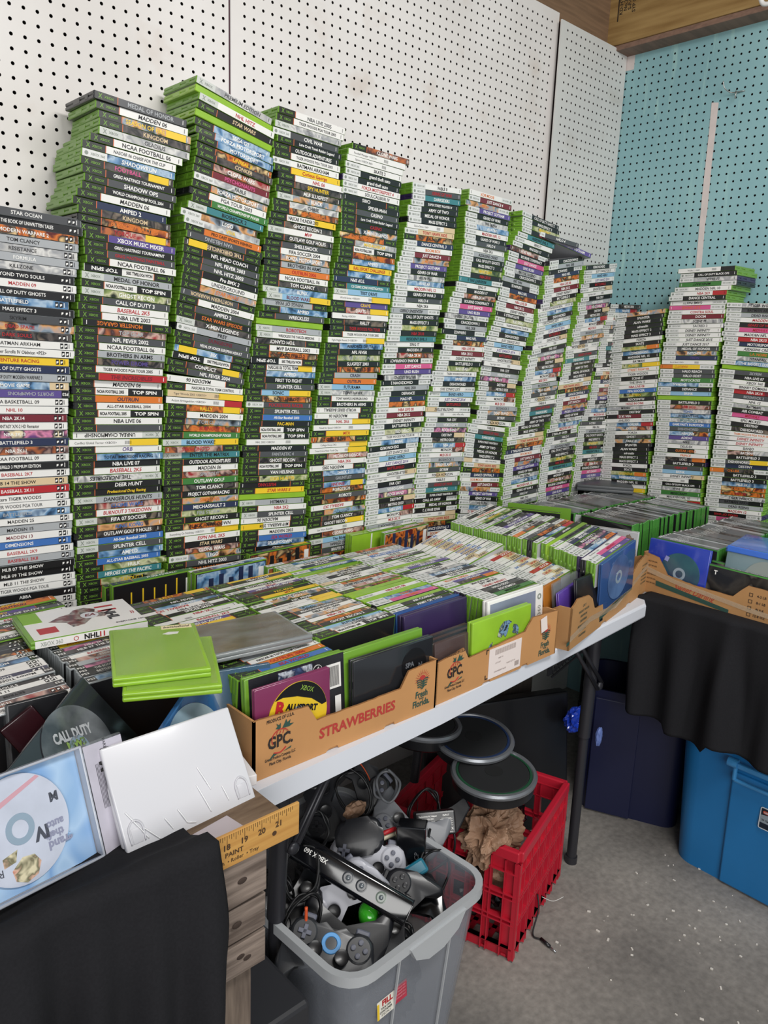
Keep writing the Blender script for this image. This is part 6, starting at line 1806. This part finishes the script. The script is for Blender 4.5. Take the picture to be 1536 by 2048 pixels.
# power adapter with its label
mA = pose((-1.500, -0.665, 0.355), (-0.55, -0.70, 0.45), 4)
pa = empty('power_adapter', label='black power adapter with white specification label between tote and crate', cat='adapter', mw=mA)
b = B(); b.box((0, 0, 0), (0.090, 0.050, 0.032), 0.004); b.build('adapter_body', BLACK, pa)
b = B()
for k, (s, wf) in enumerate([('Replacement AC Adapter', 0.040), ('Model: HKA12012', 0.026), ('Output: 12V', 0.030)]): b.text(s, 0.0036, (-0.016, 0.016-0.006*k, 0.0165), wforce=wf, bold=0.02)
b.text('CE RU', 0.006, (-0.02, -0.013, 0.0165), wforce=0.030, bold=0.02); b.text('INPUT', 0.0036, (0.024, 0.016, 0.0165), bold=0.02); b.text('MADE IN CHINA', 0.003, (0.024, -0.019, 0.0165), wforce=0.026)
for k in range(4): b.text('AV0X'[k], 0.005, (0.012+0.008*k, -0.012, 0.0165), bold=0.02)
for k in range(8): b.box((0.024, 0.010-0.0022*k, 0.0165), (0.028 if k % 2 else 0.022, 0.0006, 0.0002))
b.build('label_print', ink('w'), pa)
mX = pose((-1.600, -0.695, 0.355), (-0.75, -0.60, 0.20), 3)
bx = empty('glossy_box', label='upright glossy black console accessory box in the clear tote', cat='box', mw=mX)
b = B(); b.box((0, 0, 0), (0.062, 0.105, 0.050), 0.003); b.build('box_shell', mat('gloss_black', '0e0f13', 0.12, coat=1.0), bx)
b = B(); b.text('CP', 0.009, (-0.005, -0.012, 0.0255), m=Matrix.Rotation(R(90), 4, 'Z')); b.build('mark', mat('grey_metal_print', '6d7075', 0.3), bx)
b = B(); b.prism([(x, y) for x, y in rrect(0.10, 0.075, 0.028, 5)], -0.014, 0.014, m=pose((-1.685, -0.625, 0.380), (-0.5, -0.6, 0.6), 10), bev=0.010, seg=3); o = b.build('power_brick', CB); smooth_by_angle(o, 60); tag(o, 'rounded black power brick behind the long sensor bar', 'power brick')
b = B(); b.sph((0, 0, 0), 0.023, m=pose((-1.768, -0.752, 0.315), (-0.6, -0.6, 0.5), 20), n=12, sc=(0.85, 1.25, 0.7)); tag(b.build('green_shell', mat('clear_green_plastic', '3fb52c', 0.08, coat=0.9), smooth=True), 'glossy bright green plastic shell below the sensor bar', 'plastic shell')
b = B(); b.box((0, 0, 0), (0.05, 0.03, 0.02), 0.006, m=pose((-1.640, -0.745, 0.350), (-0.4, -0.5, 0.7), 30)); tag(b.build('blue_clear_part', mat('teal_clear_plastic', '1f6d84', 0.15, coat=0.6)), 'teal clear plastic piece near the right wall of the tote', 'plastic part')
# red and yellow AV plugs
for k, (dx, c, nm) in enumerate([(0, 'b3262d', 'red'), (0.012, 'e3dcc0', 'cream')]):
    b = B(); p = Vector((-1.645, -0.640, 0.375-dx)); b.cyl(p, p+Vector((0.035, -0.012, 0.006)), 0.005, n=12); b.cyl(p+Vector((0.035, -0.012, 0.006)), p+Vector((0.052, -0.018, 0.009)), 0.0035, n=12)
    tag(b.build('av_plug', mat('plug_'+nm, c, 0.4), smooth=True), '%s audio plug with metal tip above the light grey controller' % nm, 'plug')
# cables
CAB = mat('black_cable', '141416', 0.45); CABG = mat('grey_cable', '6d6f73', 0.45); ORG = mat('orange_cable', 'd9582c', 0.5)
rc_ = random.Random(17)
def coil(c, r_, turns, ax, rad, name, lab, mt, squash=0.7, grp=None):
    n = Vector(ax).normalized(); x = n.orthogonal().normalized(); y = n.cross(x); pts = []
    for k in range(int(turns*9)):
        a = k*2*math.pi/9; q = r_*(1+rc_.uniform(-0.14, 0.14)); pts.append(Vector(c)+x*q*math.cos(a)+y*q*squash*math.sin(a)+n*(rc_.uniform(-0.008, 0.008)+0.002*k/3))
    b = B(); b.tube(pts, rad, 7, smooth=4); o = b.build(name, mt, smooth=True); return tag(o, lab, 'cable', grp)
for k, (c, r_, t_, lab) in enumerate([((-1.845, -0.640, 0.385), 0.050, 4.2, 'large coil of black cable hanging left of the sensor bar'), ((-1.885, -0.700, 0.350), 0.042, 3.1, 'coil of black cable next to the table leg'), ((-1.78, -0.585, 0.405), 0.045, 2.4, 'loop of black cable above the sensor bar'),
                                ((-1.63, -0.545, 0.420), 0.050, 2.6, 'black cable loop between black controller and power brick'), ((-1.60, -0.760, 0.335), 0.045, 1.6, 'thin black cable loop at the right wall of the clear tote'), ((-1.47, -0.60, 0.33), 0.050, 3.0, 'black cable coil between the clear tote and red crate'),
                                ((-1.565, -0.575, 0.425), 0.035, 2.2, 'grey cable loop around the grey controller'), ((-1.755, -0.80, 0.255), 0.060, 2.6, 'black cable loop low in the clear tote'), ((-1.90, -0.60, 0.33), 0.060, 2.8, 'black cable loop in the shadow behind the leg'), ((-1.70, -0.44, 0.40), 0.07, 3.0, 'black cable loops in the shadow at the back of the tote')]):
    coil(c, r_, t_, (-0.5+rc_.uniform(-.2, .2), -0.6, 0.5+rc_.uniform(-.2, .3)), 0.0026 if k != 6 else 0.003, 'cable', lab, CAB if k != 6 else CABG)
for pts, lab, mt, r_ in [([(-1.60, -0.50, 0.475), (-1.585, -0.515, 0.455), (-1.575, -0.53, 0.425), (-1.578, -0.53, 0.405)], 'thin orange cable end curving beside the black controller', ORG, 0.0013),
                         ([(-1.555, -0.540, 0.430), (-1.548, -0.548, 0.415), (-1.545, -0.556, 0.392)], 'short orange wire next to the grey controller', ORG, 0.0016),
                         ([(-1.905, -0.735, 0.400), (-1.906, -0.737, 0.36), (-1.908, -0.742, 0.33), (-1.905, -0.745, 0.305)], 'vertical orange cable piece right of the table leg', ORG, 0.003),
                         ([(-1.53, -0.68, 0.36), (-1.56, -0.70, 0.345), (-1.565, -0.705, 0.32), (-1.57, -0.72, 0.29), (-1.60, -0.75, 0.30)], 'black cable with a thick plug over the tote edge', CAB, 0.003),
                         ([(-1.46, -0.655, 0.345), (-1.44, -0.67, 0.31), (-1.47, -0.70, 0.29), (-1.53, -0.73, 0.31), (-1.60, -0.72, 0.30), (-1.65, -0.70, 0.31)], 'long black cable looping from the adapter into the tote', CAB, 0.0028),
                         ([(-1.99, -0.66, 0.42), (-1.995, -0.66, 0.36), (-1.985, -0.67, 0.32), (-1.99, -0.66, 0.27)], 'grey cable hanging behind the table leg', CABG, 0.004),
                         ([(-1.205, -0.752, 0.075), (-1.215, -0.765, 0.045), (-1.245, -0.775, 0.012), (-1.255, -0.785, 0.004), (-1.248, -0.80, 0.004)], 'black cable trailing from the crate onto the concrete', CAB, 0.002)]:
    b = B(); b.tube(pts, r_, 7, smooth=6); tag(b.build('cable', mt, smooth=True), lab, 'cable')
b = B(); b.cyl((-1.248, -0.80, 0.005), (-1.252, -0.828, 0.005), 0.0042, n=12); b.mi = 1; b.cyl((-1.252, -0.828, 0.005), (-1.255, -0.848, 0.0045), 0.0018, n=10); tag(b.build('headphone_plug', [BLACK, SILVER], smooth=True), 'black headphone plug with silver tip on the concrete by the crate', 'plug')
b = B(); b.tube([(-1.19, -0.755, 0.062), (-1.17, -0.775, 0.052), (-1.14, -0.785, 0.055)], 0.0009, 6); tag(b.build('cable_tie', mat('clear_nylon', 'cfcfcb', 0.3), smooth=True), 'thin white cable tie poking from the red crate', 'cable tie')
# dark filling lower in the tote
for k, (c, s_) in enumerate([((-1.83, -0.65, 0.19), (0.07, 0.13, 0.12)), ((-1.71, -0.72, 0.17), (0.06, 0.09, 0.12)), ((-1.71, -0.56, 0.20), (0.07, 0.08, 0.13))]):
    crumple('black_accessories', ['dark mass of black accessories at the left inside the clear tote', 'dark mass of black accessories at the right inside the clear tote', 'dark mass of black accessories at the back of the clear tote'][k], 'accessories', c, s_, mat('dark_clutter', '141519', 0.4, noise=0.5, nscale=30), 30+k, 5, 0.5)
crumple('paper_scrap', 'torn brown and white paper scrap among the cables', 'paper', (-1.655, -0.575, 0.405), (0.028, 0.014, 0.018), PAPER, 40, 3, 0.5)
b = B(); b.prism([(-0.05, -0.02), (0.0, -0.035), (0.055, -0.01), (0.06, 0.02), (0.02, 0.012), (-0.03, 0.03), (-0.055, 0.01)], -0.006, 0.006, m=pose((-1.430, -0.645, 0.325), (-0.5, -0.6, 0.6), 35), bev=0.004); tag(b.build('black_shell', CB), 'curved black plastic shell leaning on the red crate rim', 'plastic shell')
for o in list(bpy.data.objects):
    if o.type == 'EMPTY': o.empty_display_size = 0.02
